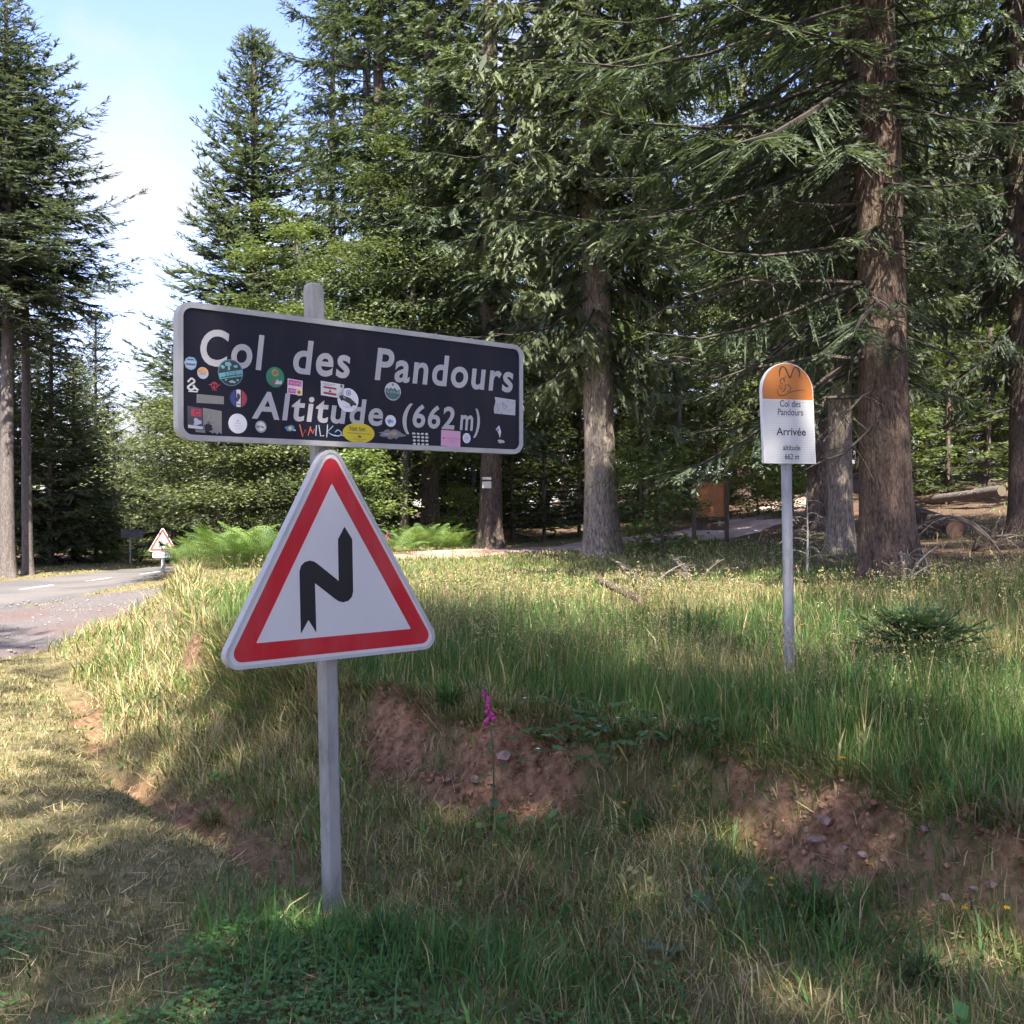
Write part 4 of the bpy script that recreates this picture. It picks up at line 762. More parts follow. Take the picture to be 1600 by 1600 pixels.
for px_, d, s_, lab in ((1060, 31, 1.0, 'sunlit beech deep in the wood above the notice board'), (1290, 33, 1.1, 'sunlit beech deep in the wood behind the huge trunk'), (1480, 30, 1.1, 'sunlit beech between the huge trunk and the slim right trunk'), (1600, 33, 1.2, 'sunlit beech behind the slim right trunk'), (880, 34, 1.0, 'sunlit beech deep left of the middle trunk'), (740, 31, .9, 'sunlit beech deep behind the plated tree')):
    plant_tree('beech', at(px_, d), lab, 'beech_tree', group='beeches in the wood', s=s_)
for px_, d, k, s_ in wood: plant_tree(k, at(px_, d), 'shaded spruce deep in the wood behind the clearing', 'spruce_tree', group=G_W, s=s_)
# the wood goes on beside and behind the viewpoint and shades the foreground
for x, y, k, s_ in ((.9, -6.2, 'bare_fir', (.82, .82, 1.3)), (3.4, -5.6, 'airy', 1.0), (6.4, -2.2, 'airy', 1.05), (7.6, 3.2, 'airy', 1.1), (10.5, 6.0, 'tall_b', 1.0), (6.8, -9.0, 'tall_b', 1), (10.5, .5, 'tall_b', 1), (-5.6, .2, 'airy', .95), (-17.8, 13, 'tall_b', .9), (-17.6, 20, 'tall', .9)):
    plant_tree(k, (x, y, float(height(np.array([x]), np.array([y]))[0])), 'spruce of the wood beside the viewpoint, outside the picture', 'spruce_tree', group='spruces beside the viewpoint', s=s_)

# dead limbs on the near trunks
W_ = math.pi
dead_branches(t10, [(2.35, W_ * .96, 2.4, -.05), (2.7, W_ * 1.05, 2.9, .12), (3.1, W_ * .9, 2.2, -.1), (3.6, W_ * 1.1, 2.6, .1), (4.2, W_ * .98, 3.0, -.18), (4.6, W_ * 1.12, 1.6, .05), (5.0, W_ * .92, 2.7, -.25), (5.5, W_ * 1.05, 2.2, .02), (6.0, W_ * 1.0, 2.8, -.2), (2.0, W_ * 1.2, 1.4, -.4), (2.5, W_ * 1.25, 1.2, -.5), (4.9, -.2, .8, .0), (3.4, W_ * 1.3, .9, .1)], 3)
dead_branches(t13, [(3.0, W_ * 1.05, 2.6, .25), (4.2, W_ * .95, 3.2, -.05), (5.3, W_ * 1.02, 3.0, .1), (6.2, W_ * .98, 2.6, .15), (7.4, W_ * 1.05, 2.8, .2), (3.6, 0.2, 1.2, .5), (2.2, W_ * .9, 1.8, -.1)], 5)
dead_branches(t6, [(5.2, -1.0, 1.2, -.3), (4.6, 2.4, 1.0, -.2), (6.0, -2.2, 1.4, -.2)], 6)
# trail plates nailed to a trunk
bx, by, bz = at(762, 22.70)
for za_, h_, lab in ((1.65 + 42 * 23 / 1600, .055, 'narrow pale trail plate nailed above a wider one on a trunk'), (1.65 + 32 * 23 / 1600, .15, 'square pale trail plate with worn print nailed to a trunk')):
    mb = MB(); mb.box((-.10, 0, -h_ / 2), (.10, .012, h_ / 2), (.55, .54, .48))
    o = mb.build('trail_plate', M['print']); o.location = (bx - .02, by + .02, za_); tag(o, lab, 'trail marker')
# ------------------------------------------------------------------ grass (uncountable: a few objects by kind of growth)
def blades_mesh(name, x, y, h, w, col, lean, curl, az=None, z=None, seg2=.55):
    n = len(x); w = w * np.where(rng.random(n) < .16, rng.uniform(1.6, 2.6, n), 1); z = height(x, y) - .01 if z is None else z; az = rng.uniform(0, 6.283, n) if az is None else az
    d = np.stack([np.cos(az), np.sin(az), np.zeros(n)], -1); fa = az + rng.normal(1.57, .5, n); s = np.stack([np.cos(fa), np.sin(fa), np.zeros(n)], -1) * (w / 2)[:, None]
    P = np.stack([x, y, z], -1); up = np.array([0, 0, 1.])
    m = P + d * (lean * h * seg2)[:, None] + up * (h * seg2 * np.sqrt(np.clip(1 - lean ** 2, .05, 1)))[:, None]
    l2 = np.clip(lean + curl, 0, 1.35); tip = m + d * (np.sin(l2) * h * (1 - seg2))[:, None] + up * (np.cos(l2) * h * (1 - seg2))[:, None]
    V = np.stack([P - s, P + s, m + s * .8, m - s * .8, tip], 1).reshape(-1, 3); b = np.arange(n) * 5
    q = np.stack([b, b + 1, b + 2, b + 3], -1); t = np.stack([b + 3, b + 2, b + 4], -1)
    return np_mesh(name, V, t, q, np.repeat(col, 5, axis=0))
def scatter(y0, y1, dens, xlim=None, k=.60):
    A = k * (y1 ** 2 - y0 ** 2); n = int(A * dens); y = np.sqrt(rng.uniform(y0 ** 2, y1 ** 2, n)); x = rng.uniform(-k, k, n) * y
    return x, y
PAL = dict(straw=(.44, .365, .20), tan=(.30, .245, .135), olive=(.165, .175, .06), green=(.085, .175, .042), lush=(.055, .145, .042), yel=(.22, .25, .07), blue=(.075, .145, .055), brown=(.17, .115, .07))
PALN = {k: np.array(v) for k, v in PAL.items()}
def pick(n, names, wts):
    w = np.stack([np.broadcast_to(np.asarray(a, float), (n,)) for a in wts], -1); w = w / w.sum(-1, keepdims=True); c = np.cumsum(w, -1); r = rng.random((n, 1)); i = (r > c).sum(-1).clip(0, len(names) - 1)
    return np.stack([PALN[k] for k in names])[i] * rng.uniform(.7, 1.3, (n, 1)) * rng.uniform(.93, 1.07, (n, 3))
def on_road(x, y):
    lx = np.interp(y, [p[1] for p in LAY], [p[0] for p in LAY]); lw = np.interp(y, [p[1] for p in LAY], [.5, 1.35, 1.9, 1.9, 1.55, .3])
    a = (np.abs(x - lx) < lw * .93 + .25 * (fbm(x * 2, y * 2) - .5)) & (y > 7.5) & (y < 21)
    rx = np.interp(y, [p[1] for p in ROAD], [p[0] for p in ROAD]); b = np.abs(x - rx) < 2.78
    P = np.array(PATH); best = np.full(x.shape, 99.)
    for (ax, ay), (bx, by) in zip(P[:-1], P[1:]):
        t = np.clip(((x - ax) * (bx - ax) + (y - ay) * (by - ay)) / ((bx - ax) ** 2 + (by - ay) ** 2), 0, 1); best = np.minimum(best, np.hypot(x - ax - t * (bx - ax), y - ay - t * (by - ay)))
    return a | b | (best < .72)
def grass(name, label, x, y, h, w, col, lean, curl, **kw):
    o = link(name, blades_mesh(name, x, y, h, w, col, lean, curl, **kw), M['grass']); return tag(o, label, 'grass', kind='stuff')

def build_grass():
    # mown verge and ditch side
    X, Y = [], []
    for a, b, dn_ in ((2.2, 4.5, 5200), (4.5, 7, 3000), (7, 11, 1300), (11, 22, 330), (22, 46, 70)):
        x, y = scatter(a, b, dn_); X.append(x); Y.append(y)
    x, y = np.concatenate(X), np.concatenate(Y); dn = dnorm(x, y); em = earth_mask(x, y, dn); keep = (x > -17) & (dn < -.95 + rng.normal(0, .12, len(x))) & ~on_road(x, y) & (rng.random(len(x)) > em * 1.05)
    x, y, dn = x[keep], y[keep], dn[keep]; n = len(x); f = fbm(x * .8 + 2, y * .8, 3); g = fbm(x * 2.4, y * 2.4 + 8, 3)
    front = smooth(4.0, 3.0, y) * smooth(.9, -.2, x); dry = smooth(.32, .52, f + .12 * smooth(3.6, 6, y)) * (1 - front * .7)
    col = pick(n, ['straw', 'tan', 'olive', 'green', 'lush'], [1.3 * dry + .35, .9 * dry + .35, .95 - .2 * dry, (.60 - .35 * dry) * (1 + front), .15 + .9 * front])
    h = rng.uniform(.02, .055, n) * (.6 + .9 * g) * (1 + .8 * (rng.random(n) < .04)); sc = np.clip(y / 4, .8, 8)
    grass('mown_grass', 'short dry mown grass on the verge, yellow green and straw', x, y, h * (1 + .08 * sc), .0036 * sc ** .8 * rng.uniform(.7, 1.4, n), col, rng.uniform(.1, .95, n), rng.uniform(.0, .8, n))
    # slope of the bank: tangled dead grass and weeds
    X, Y = [], []
    for a, b, dn_ in ((2.2, 4.5, 4200), (4.5, 7, 3400), (7, 11, 1500), (11, 20, 300)):
        x, y = scatter(a, b, dn_); X.append(x); Y.append(y)
    x, y = scatter(2.6, 9, 7500); k2 = np.abs(dnorm(x, y) + .22) < .17; X.append(x[k2]); Y.append(y[k2])      # the steep face needs more per plan area
    x, y = np.concatenate(X), np.concatenate(Y); dn = dnorm(x, y); em = earth_mask(x, y, dn); keep = (dn > -1.30 + rng.normal(0, .06, len(x)) - .45 * smooth(-.9, -.3, x)) & (dn < .08) & ~on_road(x, y) & (rng.random(len(x)) > em * .92); x, y, dn, em = x[keep], y[keep], dn[keep], em[keep]; n = len(x)
    f = fbm(x * 1.4 + 7, y * 1.4, 3); right = smooth(.0, .8, x); low = smooth(-.7, -1.1, dn); gr = smooth(.40, .62, f + .10 * right)
    col = pick(n, ['straw', 'tan', 'olive', 'green', 'blue', 'brown'], [.9 - .5 * gr, .9 - .5 * gr, .5 + .3 * gr, .25 + .9 * gr * (.5 + right), .15 + .6 * gr * right, .35 + em])
    lb_ = smooth(-.9, -1.5, x); h = rng.uniform(.05, .19, n) * (.75 + .7 * f) * (1 - .5 * em) * (1 + .55 * lb_ * smooth(-1.2, -.9, dn)); sc = np.clip(y / 4.5, .75, 3.5)
    grass('bank_grass', 'tangled dead and green grass over the slope of the earth bank', x, y, h, .0040 * sc ** .8 * rng.uniform(.7, 1.5, n), col, rng.uniform(.1, .98, n), rng.uniform(.1, 1.0, n))
    # meadow on top of the bank
    X, Y = [], []
    for a, b, dn_ in ((3, 6, 3800), (6, 9, 1800), (9, 14, 700), (14, 21, 300), (21, 34, 40)):
        x, y = scatter(a, b, dn_); X.append(x); Y.append(y)
    x, y = np.concatenate(X), np.concatenate(Y); dn = dnorm(x, y); keep = (dn > -.10) & ~on_road(x, y)
    wood_ = smooth(13.5, 18, y + 1.2 * (x - 3)) * smooth(3.3, 5.2, x); keep &= rng.random(len(x)) > wood_ * .8; keep &= ~((y > 25) & (rng.random(len(x)) < .6))
    x, y, dn = x[keep], y[keep], dn[keep]; n = len(x); f = fbm(x * .6 + 1, y * .6 + 4, 3); f = np.clip(.5 + (f - .5) * 1.7, 0, 1); far = smooth(8, 12, y); edge = smooth(.5, 0, dn); gr = smooth(.35, .62, f + .22 * smooth(-.6, 1.2, x) - .16 * far)
    sun = smooth(10, 14, y) * smooth(4, 2, x)  # the clearing's sunlight, put into the blade colours as extra yellow
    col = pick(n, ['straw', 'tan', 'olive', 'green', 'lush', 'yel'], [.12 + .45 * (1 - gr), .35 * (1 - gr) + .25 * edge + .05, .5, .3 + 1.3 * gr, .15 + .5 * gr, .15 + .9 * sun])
    h = rng.gamma(6, .034, n).clip(.07, .46) * (.65 + .55 * f) * (1 - .35 * edge) * (1 - .62 * smooth(8, 14, y)); sc = np.clip(y / 6, .8, 5)
    grass('meadow_grass', 'tall soft meadow grass on top of the bank', x, y, h, .0042 * sc ** .8 * rng.uniform(.7, 1.4, n), col, rng.uniform(.02, .45, n), rng.uniform(.0, .7, n))
    # flowering stalks with airy seed heads
    X, Y = [], []
    for a, b, dn_ in ((4, 7, 200), (7, 12, 120), (12, 18, 30)):
        x, y = scatter(a, b, dn_); X.append(x); Y.append(y)
    x, y = np.concatenate(X), np.concatenate(Y); dn = dnorm(x, y); keep = (dn > .12) & ~on_road(x, y) & (rng.random(len(x)) < .12 + 1.0 * smooth(.42, .62, fbm(x * .55, y * .55 + 20, 3) - .12 * smooth(1, 3, x) * smooth(9, 7, y))); x, y = x[keep], y[keep]; n = len(x)
    h = rng.uniform(.26, .54, n) * (1 - .6 * smooth(8.5, 13, y)); sc = np.clip(y / 6, .8, 3); col = pick(n, ['straw', 'tan', 'olive', 'brown'], [1., .9, .5, .25]); az = rng.uniform(0, 6.28, n); lean = rng.uniform(.02, .35, n)
    z = height(x, y); st = blades_mesh('s', x, y, h, .0022 * sc, col, lean, np.full(n, .25), az, z)
    tipx = x + np.cos(az) * h * (lean * .55 + np.sin(lean + .25) * .4); tipy = y + np.sin(az) * h * (lean * .55 + np.sin(lean + .25) * .4); tipz = z + h * (.55 * np.sqrt(1 - lean ** 2) + .36)
    k = 6; P = np.repeat(np.stack([tipx, tipy, tipz], -1), k, 0) + rng.normal(0, 1, (n * k, 3)) * np.array([.016, .016, .04]); D = np.stack([rng.normal(0, .5, n * k), rng.normal(0, .5, n * k), rng.uniform(-.3, 1, n * k)], -1)
    hd = elements_mesh('h', P, D, rng.normal(0, 1, (n * k, 3)), .022 * np.repeat(sc, k) ** .6 * rng.uniform(.6, 1.3, n * k), .006 * np.repeat(sc, k) ** .8, np.repeat(col * .85, k, 0), False)
    for nm, me, lab in (('grass_stalks', st, 'thin straw coloured flowering stalks above the meadow'), ('seed_heads', hd, 'airy pale seed heads over the meadow grass')):
        tag(link(nm, me, M['grass']), lab, 'grass', kind='stuff')
    # lush dark grass around the foot of the post and along the near right corner
    n = 26000; x = rng.uniform(-1.35, 2.2, n); y = rng.uniform(2.4, 4.75, n); m = fbm(x * 1.6 + 3, y * 1.6 + 1, 3)
    near = np.exp(-(((x + .35) / .85) ** 2 + ((y - 3.95) / .38) ** 2)) + .9 * np.exp(-(((x - .55) / .6) ** 2 + ((y - 3.3) / .4) ** 2)) + .75 * smooth(.2, 1, x) * smooth(3.3, 2.7, y); keep = (rng.random(n) < near * smooth(.32, .52, m) * 1.3) & (earth_mask(x, y) < .4); x, y = x[keep], y[keep]; n = len(x)
    col = pick(n, ['lush', 'green', 'blue', 'olive', 'straw'], [1, .9, .6, .25, .10]); grass('lush_grass', 'long dark green grass round the foot of the sign post', x, y, rng.gamma(8, .019, n).clip(.06, .30), .0048 * rng.uniform(.7, 1.4, n), col, rng.uniform(.05, .7, n), rng.uniform(.1, .9, n))
    # turf hanging over the lip of the bank
    x, y = scatter(2.6, 8, 2600); dn = dnorm(x, y); keep = np.abs(dn + .05) < .075; x, y = x[keep], y[keep]; n = len(x); e_ = .03; gx_ = sdist(x + e_, y) - sdist(x - e_, y); gy_ = sdist(x, y + e_) - sdist(x, y - e_); az = np.arctan2(-gy_, -gx_) + rng.normal(0, .5, n)
    grass('turf_fringe', 'matted grass hanging over the lip of the bank', x, y, rng.uniform(.08, .22, n), .0048 * rng.uniform(.7, 1.4, n), pick(n, ['tan', 'olive', 'green', 'brown', 'straw'], [.8, .7, .9, .5, .5]), rng.uniform(.55, .98, n), rng.uniform(.7, 1.3, n), az=az)
    # loose straw lying on verge, bank and bare soil
    x, y = scatter(2.2, 8, 300); n = len(x); dn = dnorm(x, y); keep = (dn < .1) & (fbm(x * 1.1 + 30, y * 1.1, 3) > .40); x, y = x[keep], y[keep]; n = len(x)
    az = rng.uniform(0, 6.28, n); grass('loose_straw', 'dry straw lying loose on the bank and verge', x, y, rng.uniform(.03, .13, n), .0030 * rng.uniform(.7, 1.4, n), pick(n, ['straw', 'tan'], [1, .6]) * 1.15, np.full(n, .985), rng.uniform(.2, .5, n), az=az, z=height(x, y) + .025)
    # clover leaves in the near left corner
    n = 9000; x = rng.uniform(-2.1, .6, n); y = rng.uniform(2.5, 4.1, n); keep = (fbm(x * 1.3, y * 1.3 + 5, 3) + .35 * smooth(3.7, 2.9, y) + .1 * rng.random(n) > .62) & (dnorm(x, y) < -1.2); x, y = x[keep], y[keep]; n = len(x)
    z = height(x, y) + rng.uniform(.02, .06, n); P = np.repeat(np.stack([x, y, z], -1), 3, 0); a = np.repeat(rng.uniform(0, 6.28, n), 3) + np.tile([0, 2.09, 4.19], n); D = np.stack([np.cos(a), np.sin(a), rng.normal(.05, .15, 3 * n)], -1)
    C = np.repeat(pick(n, ['lush', 'blue', 'green'], [.8, .6, 1.]) * 1.45, 3, 0); me = elements_mesh('clover', P, D, np.array([0, 0, 1.]) + rng.normal(0, .25, (3 * n, 3)), rng.uniform(.013, .022, 3 * n), rng.uniform(.012, .019, 3 * n), C, False)
    tag(link('clover', me, M['leaf']), 'clover leaves carpeting the near left corner', 'clover', kind='stuff')
build_grass()
def weeds():
    # broad-leaved weeds: rosettes of small leaves scattered over slope and meadow edge
    x, y = scatter(2.4, 9, 34); dn = dnorm(x, y); keep = (dn > -1.5) & (dn < 1.2) & (fbm(x * 1.7 + 50, y * 1.7, 3) > .47) & (earth_mask(x, y) < .6); x, y = x[keep], y[keep]; n = len(x); k = 7
    L = np.repeat(rng.uniform(.022, .06, n), k) * rng.uniform(.7, 1.2, n * k); a = rng.uniform(0, 6.28, n * k); up = rng.uniform(.05, .9, n * k); h = np.repeat(rng.uniform(.03, .14, n), k)
    P = np.stack([np.repeat(x, k) + rng.normal(0, .018, n * k), np.repeat(y, k) + rng.normal(0, .018, n * k), np.repeat(height(x, y), k) + h * rng.uniform(.3, 1.1, n * k)], -1)
    C = np.repeat(pick(n, ['green', 'lush', 'olive', 'yel'], [1, .8, .6, .3]) * 1.05, k, 0)
    me = elements_mesh('weed_leaves', P, np.stack([np.cos(a), np.sin(a), up], -1), np.array([0, 0, 1.]) + rng.normal(0, .3, (n * k, 3)), L, L * rng.uniform(.35, .75, n * k), C, False)
    tag(link('weed_leaves', me, M['leaf']), 'small broad leaved weeds among the bank grass', 'weeds', kind='stuff')
weeds()

# crumbled soil on the bare face
def clod_mesh(seed, flat_=.7):
    r = random.Random(seed); import bmesh
    bm = bmesh.new(); bmesh.ops.create_icosphere(bm, subdivisions=1, radius=1)
    for v in bm.verts: v.co = Vector((v.co.x * r.uniform(.6, 1.3), v.co.y * r.uniform(.6, 1.3), v.co.z * flat_ * r.uniform(.6, 1.3)))
    me = bpy.data.meshes.new('stone'); bm.to_mesh(me); bm.free(); return me
def soil_material(name, stops, scale=14):
    m, t, out = newmat(name); p = N(t, 'ShaderNodeBsdfPrincipled', i_Roughness=.95); p.inputs['Specular IOR Level'].default_value = .15; tcn = N(t, 'ShaderNodeNewGeometry'); n = N(t, 'ShaderNodeTexNoise', i_Scale=float(scale), i_Detail=8.0, i_Roughness=.7)
    r = N(t, 'ShaderNodeValToRGB'); e = r.color_ramp.elements
    while len(e) < len(stops): e.new(.5)
    for k, (pos, c) in zip(e, stops): k.position = pos; k.color = (*c, 1)
    bn = N(t, 'ShaderNodeBump', i_Strength=.6, i_Distance=.01); t.links.new(tcn.outputs['Position'], n.inputs['Vector']); t.links.new(n.outputs[0], r.inputs[0]); t.links.new(r.outputs[0], p.inputs['Base Color']); t.links.new(n.outputs[0], bn.inputs['Height']); t.links.new(bn.outputs[0], p.inputs['Normal']); t.links.new(p.outputs[0], out.inputs[0]); return m
SOIL = soil_material('crumbled_soil', [(.33, (.075, .042, .026)), (.5, (.235, .130, .078)), (.68, (.39, .245, .165))], 22)
STONE = soil_material('pink_sandstone', [(.3, (.15, .095, .08)), (.5, (.24, .165, .14)), (.72, (.34, .26, .23))], 18)
protoc = [clod_mesh(i, .8) for i in range(4)]
pv = [np.array([v.co[:] for v in m.vertices]) for m in protoc]; pf = [np.array([p.vertices[:] for p in m.polygons]) for m in protoc]
n = 42000; x = rng.uniform(-1.2, 2.4, n); y = rng.uniform(2.4, 6.6, n); em = earth_mask(x, y); keep = rng.random(n) < em ** 1.3 * .8; x, y = x[keep], y[keep]; n = len(x); z = height(x, y); sz_ = rng.gamma(1.5, .0048, n).clip(.003, .022)
V, F, b = [], [], 0
for i in range(n):
    k = i % 4; V.append(pv[k] * sz_[i] + np.array([x[i], y[i], z[i] + sz_[i] * .2])); F.append(pf[k] + b); b += len(pv[k])
tag(link('soil_clods', np_mesh('soil_clods', np.concatenate(V), np.concatenate(F)), SOIL), 'crumbled red soil on the bare bank face', 'soil', kind='stuff')
n = 1500; y = rng.uniform(10.5, 20.5, n); lx = np.interp(y, [p[1] for p in LAY], [p[0] for p in LAY]); x = lx + rng.uniform(-1.9, 2.0, n); z = height(x, y, False) + .055; sz_ = rng.gamma(2, .006, n).clip(.005, .035); V, F, b = [], [], 0
for i in range(n):
    k = i % 4; V.append(pv[k] * sz_[i] + np.array([x[i], y[i], z[i] + sz_[i] * .2])); F.append(pf[k] + b); b += len(pv[k])
tag(link('loose_gravel', np_mesh('loose_gravel', np.concatenate(V), np.concatenate(F)), soil_material('gravel_stone', [(.3, (.10, .09, .09)), (.5, (.18, .16, .16)), (.7, (.28, .25, .25))], 9)), 'loose gravel scattered over the layby', 'gravel', kind='stuff')
def spot(px_, py_, d0=2.6, d1=14):
    """ground point seen at picture position (px,py) of 1600"""
    ds_ = np.arange(d0, d1, .01); xx = (px_ - 800) / 1600 * ds_; zz = EYE - (py_ - 790) / 1600 * ds_; hh = height(xx, ds_); i = int(np.argmax(hh >= zz)); return float(xx[i]), float(ds_[i]), float(hh[i])
G_S = 'pink stones on the bare bank'
for k, (px_, py_, r_, lab) in enumerate(((1350, 1348, .022, 'pink stone beside the sedge tuft on the bare slope'), (1322, 1330, .016, 'small stone left of the pink stone above the sedge tuft'), (1478, 1408, .022, 'rounded pink stone in the middle of the bare slope'), (1525, 1398, .02, 'pale stone near the right border on the bare slope'), (1550, 1390, .026, 'broad pale stone at the right of the bare slope'), (1290, 1290, .035, 'flat block of earth under the right overhang'), (1278, 1318, .03, 'second flat block below the right overhang'),
                                         (742, 1222, .032, 'pink stone at the foot of the left bare face, near the foxglove'), (790, 1190, .045, 'upright stone in the left bare face beside the foxglove'), (700, 1222, .02, 'small stone low in the left bare face'), (628, 1265, .016, 'pale stone on the slope right of the post'), (1445, 1300, .02, 'stone under the overhanging turf'))):
    p = spot(px_, py_); me = clod_mesh(100 + k, .62); me.materials.append(STONE); o = link('stone', me); o.location = (p[0], p[1], p[2] + r_ * .3); o.scale = (r_ * 1.2, r_, r_); o.rotation_euler = (0, 0, k); tag(o, lab, 'stone', G_S)

# ------------------------------------------------------------------ plants one can single out
def leaf_blade(mb, p0, d, up, L, W, col, droop=.3, n=5, cup=.12):
    d = Vector(d).normalized(); s = d.cross(Vector(up)).normalized(); u = s.cross(d); Lp, Rp, Cp = [], [], []
    for k in range(n + 1):
        t = k / n; w_ = W * (math.sin(math.pi * min(1, .06 + t * .94)) ** .8); c = Vector(p0) + d * (L * t) - Vector((0, 0, 1)) * (droop * L * t * t); Cp.append(c); Lp.append(c + s * w_ / 2 + u * w_ * cup); Rp.append(c - s * w_ / 2 + u * w_ * cup)
    vs_ = Lp + Cp + Rp; m = n + 1; fs = []
    for k in range(n): fs += [(k, k + 1, m + k + 1, m + k), (m + k, m + k + 1, 2 * m + k + 1, 2 * m + k)]
    mb.add(vs_, fs, col)
def foxglove(loc, h, label, seed=1, nflow=16):
    rr = random.Random(seed); o = empty('foxglove', loc, 0, label, 'flower'); top = Vector((-.05 * h, 0, h)); cv = lambda t: Vector((.02 * math.sin(t * 3), 0, t * h)) + Vector((-.07 * h * t * t, 0, 0))
    mb = MB(); mb.tube([cv(k / 8) for k in range(9)], [.006 - .0045 * k / 8 for k in range(9)], 6, (.10, .13, .06)); mb.build('stem', M['leaf'], o)
    for k in range(nflow):
        t = .70 + .30 * k / nflow; p = cv(t); a = rr.uniform(-2.6, -.2); sz = .040 * (1 - .75 * k / nflow); d = Vector((math.cos(a), math.sin(a), -.9)).normalized(); mb = MB()
        late = k > nflow * .62; mb.tube([p, p + d * sz * .25, p + d * sz * .7, p + d * sz, p + d * sz * 1.08], [sz * .10, sz * .20, sz * .26, sz * .36, sz * .30], 8, (.20, .22, .12) if late else (.42, .045, .27), False); mb.build('bell', M['leaf'], o, True)
    for k in range(9):
        t = .04 + .07 * k; p = cv(t); a = k * 2.4 + rr.random(); L = h * rr.uniform(.11, .19) * (1.2 - t * .7); mb = MB(); leaf_blade(mb, p, (math.cos(a), math.sin(a), .35), (0, 0, 1), L, L * .34, (.075, .12, .05), .5); mb.build('leaf', M['leaf'], o)
    return o
foxglove(spot(768, 1295), .78, 'purple foxglove in front of the left bare bank face', 1)
foxglove(at(606, 17.5), .62, 'far foxglove at the left end of the bracken beyond the triangle', 2, 10)

# bracken ferns
def frond_mesh(L, seed, col):
    rr = random.Random(seed); mb = MB(); cv = lambda t: Vector((L * (t - .12 * t * t), 0, L * (.62 * t - .50 * t * t))); mb.tube([cv(k / 6) for k in range(7)], [.004, .004, .003, .003, .002, .002, .001], 4, (.16, .17, .06), False)
    for k in range(3, 26):
        t = k / 26; p = cv(t); pl = L * .36 * (1 - t) ** .8 * min(1, (t - .05) * 5) + .015
        for s in (-1, 1):
            d = Vector((.42, s, -.08 + rr.uniform(-.12, .08))).normalized(); c = vary(col, rr, .8, 1.2); m_ = max(2, int(pl / .030)); b = Vector((d.y, -d.x, 0)) * -s
            for j in range(m_):
                u = (j + .5) / m_; q = p + d * (pl * u); w_ = .027 * (1 - u) + .008
                for s2 in (-1, 1): mb.poly([q - d * .006, q + (b * s2 * w_ + d * w_ * .5), q + d * .008], c)
    return mb.mesh('frond')
FERN = [frond_mesh(.75, i, ((.06, .115, .03), (.12, .20, .05), (.17, .25, .07))[i % 3]) for i in range(3)]
for f_ in FERN: f_.materials.append(M['leaf'])
def fern(loc, s, label, group):
    o = empty('bracken_fern', loc, random.uniform(0, 6), label, 'fern', group); o.scale = (s * 1.15, s * 1.15, s * 1.2)
    for k in range(8):
        f_ = link('frond', FERN[k % 3], None, o); f_.rotation_euler = (random.uniform(-.2, .2), random.uniform(-.75, -.2), k * .785 + random.uniform(-.3, .3))
for px_, d, s_ in ((300, 17.6, .8), (322, 17.0, .95), (345, 16.6, 1.0), (368, 16.4, 1.0), (392, 16.4, 1.05), (418, 16.4, 1.0), (330, 18.4, 1.1), (356, 18.2, 1.15), (384, 18.0, 1.2), (410, 18.0, 1.2), (436, 17.6, 1.0), (460, 17.5, 1.0), (285, 19.0, .9)):
    fern(at(px_, d), s_, 'bright bracken in the thick clump left of the triangle sign', 'bracken clump beside the layby')
for px_, d, s_ in ((618, 19.6, .9), (640, 20.4, 1.0), (662, 20.4, .95), (684, 20.8, .95), (706, 21.0, .85), (724, 21.2, .7), (650, 21.6, 1.0), (690, 22, 1.0)):
    fern(at(px_, d), s_, 'bright bracken in the row along the path beyond the triangle', 'bracken row along the path')
for px_, d, s_ in ((180, 41.5, 1.2), (200, 42, 1.2), (215, 43, 1.2), (168, 41, 1.0), (228, 44, 1.2), (150, 41, .9)):
    fern(at(px_, d), s_, 'shaded bracken under the dark backed road panel', 'bracken on the far roadside')

# clumps of broad grass
def tuft(loc, L, n, w_, cols, label, seed, name='grass_tuft', cat='grass tuft'):
    rr = random.Random(seed); mb = MB()
    for k in range(n):
        a = rr.uniform(0, 6.28); el_ = rr.uniform(.5, 1.45); l = L * rr.uniform(.55, 1.1); b = Vector((rr.gauss(0, .03), rr.gauss(0, .03), -.01)); c = vary(rr.choice(cols), rr, .75, 1.3)
        leaf_blade(mb, b, (math.cos(a) * math.cos(el_), math.sin(a) * math.cos(el_), math.sin(el_)), (0, 0, 1), l, w_ * rr.uniform(.7, 1.3), c, rr.uniform(.15, .7), 5, .2)
    o = mb.build(name, M['grass']); o.location = loc; return tag(o, label, cat)
tuft(spot(1268, 1440), .27, 110, .011, [(.05, .11, .03), (.07, .13, .035), (.09, .13, .05)], 'big broad bladed green tuft below the right bare face', 1)
tuft(spot(700, 1100), .26, 110, .009, [(.045, .12, .03), (.06, .13, .03)], 'bright tuft hanging over the top of the left bare face', 2)
tuft(spot(395, 1150), .24, 130, .010, [(.13, .17, .04), (.10, .16, .04)], 'sunny yellow green tuft left of the post, above the ditch', 3)
tuft(spot(345, 1190), .22, 110, .009, [(.15, .18, .05), (.12, .16, .05)], 'sunny tuft lower down the slope beside the ditch', 4)
tuft(spot(1000, 1300), .22, 90, .010, [(.05, .11, .03), (.06, .12, .03)], 'dark green tuft under the brambles', 5)
tuft(spot(330, 1285), .18, 120, .007, [(.24, .22, .11), (.15, .15, .06)], 'pale dry tuft at the edge of the ditch', 6)
tuft(spot(1590, 1290), .24, 80, .006, [(.30, .25, .16), (.24, .19, .12)], 'dead straw tuft at the right border under the turf', 7)
tuft(spot(910, 1490), .20, 100, .006, [(.26, .23, .14), (.16, .15, .08)], 'dead pale tuft in the foreground right of the post', 8)
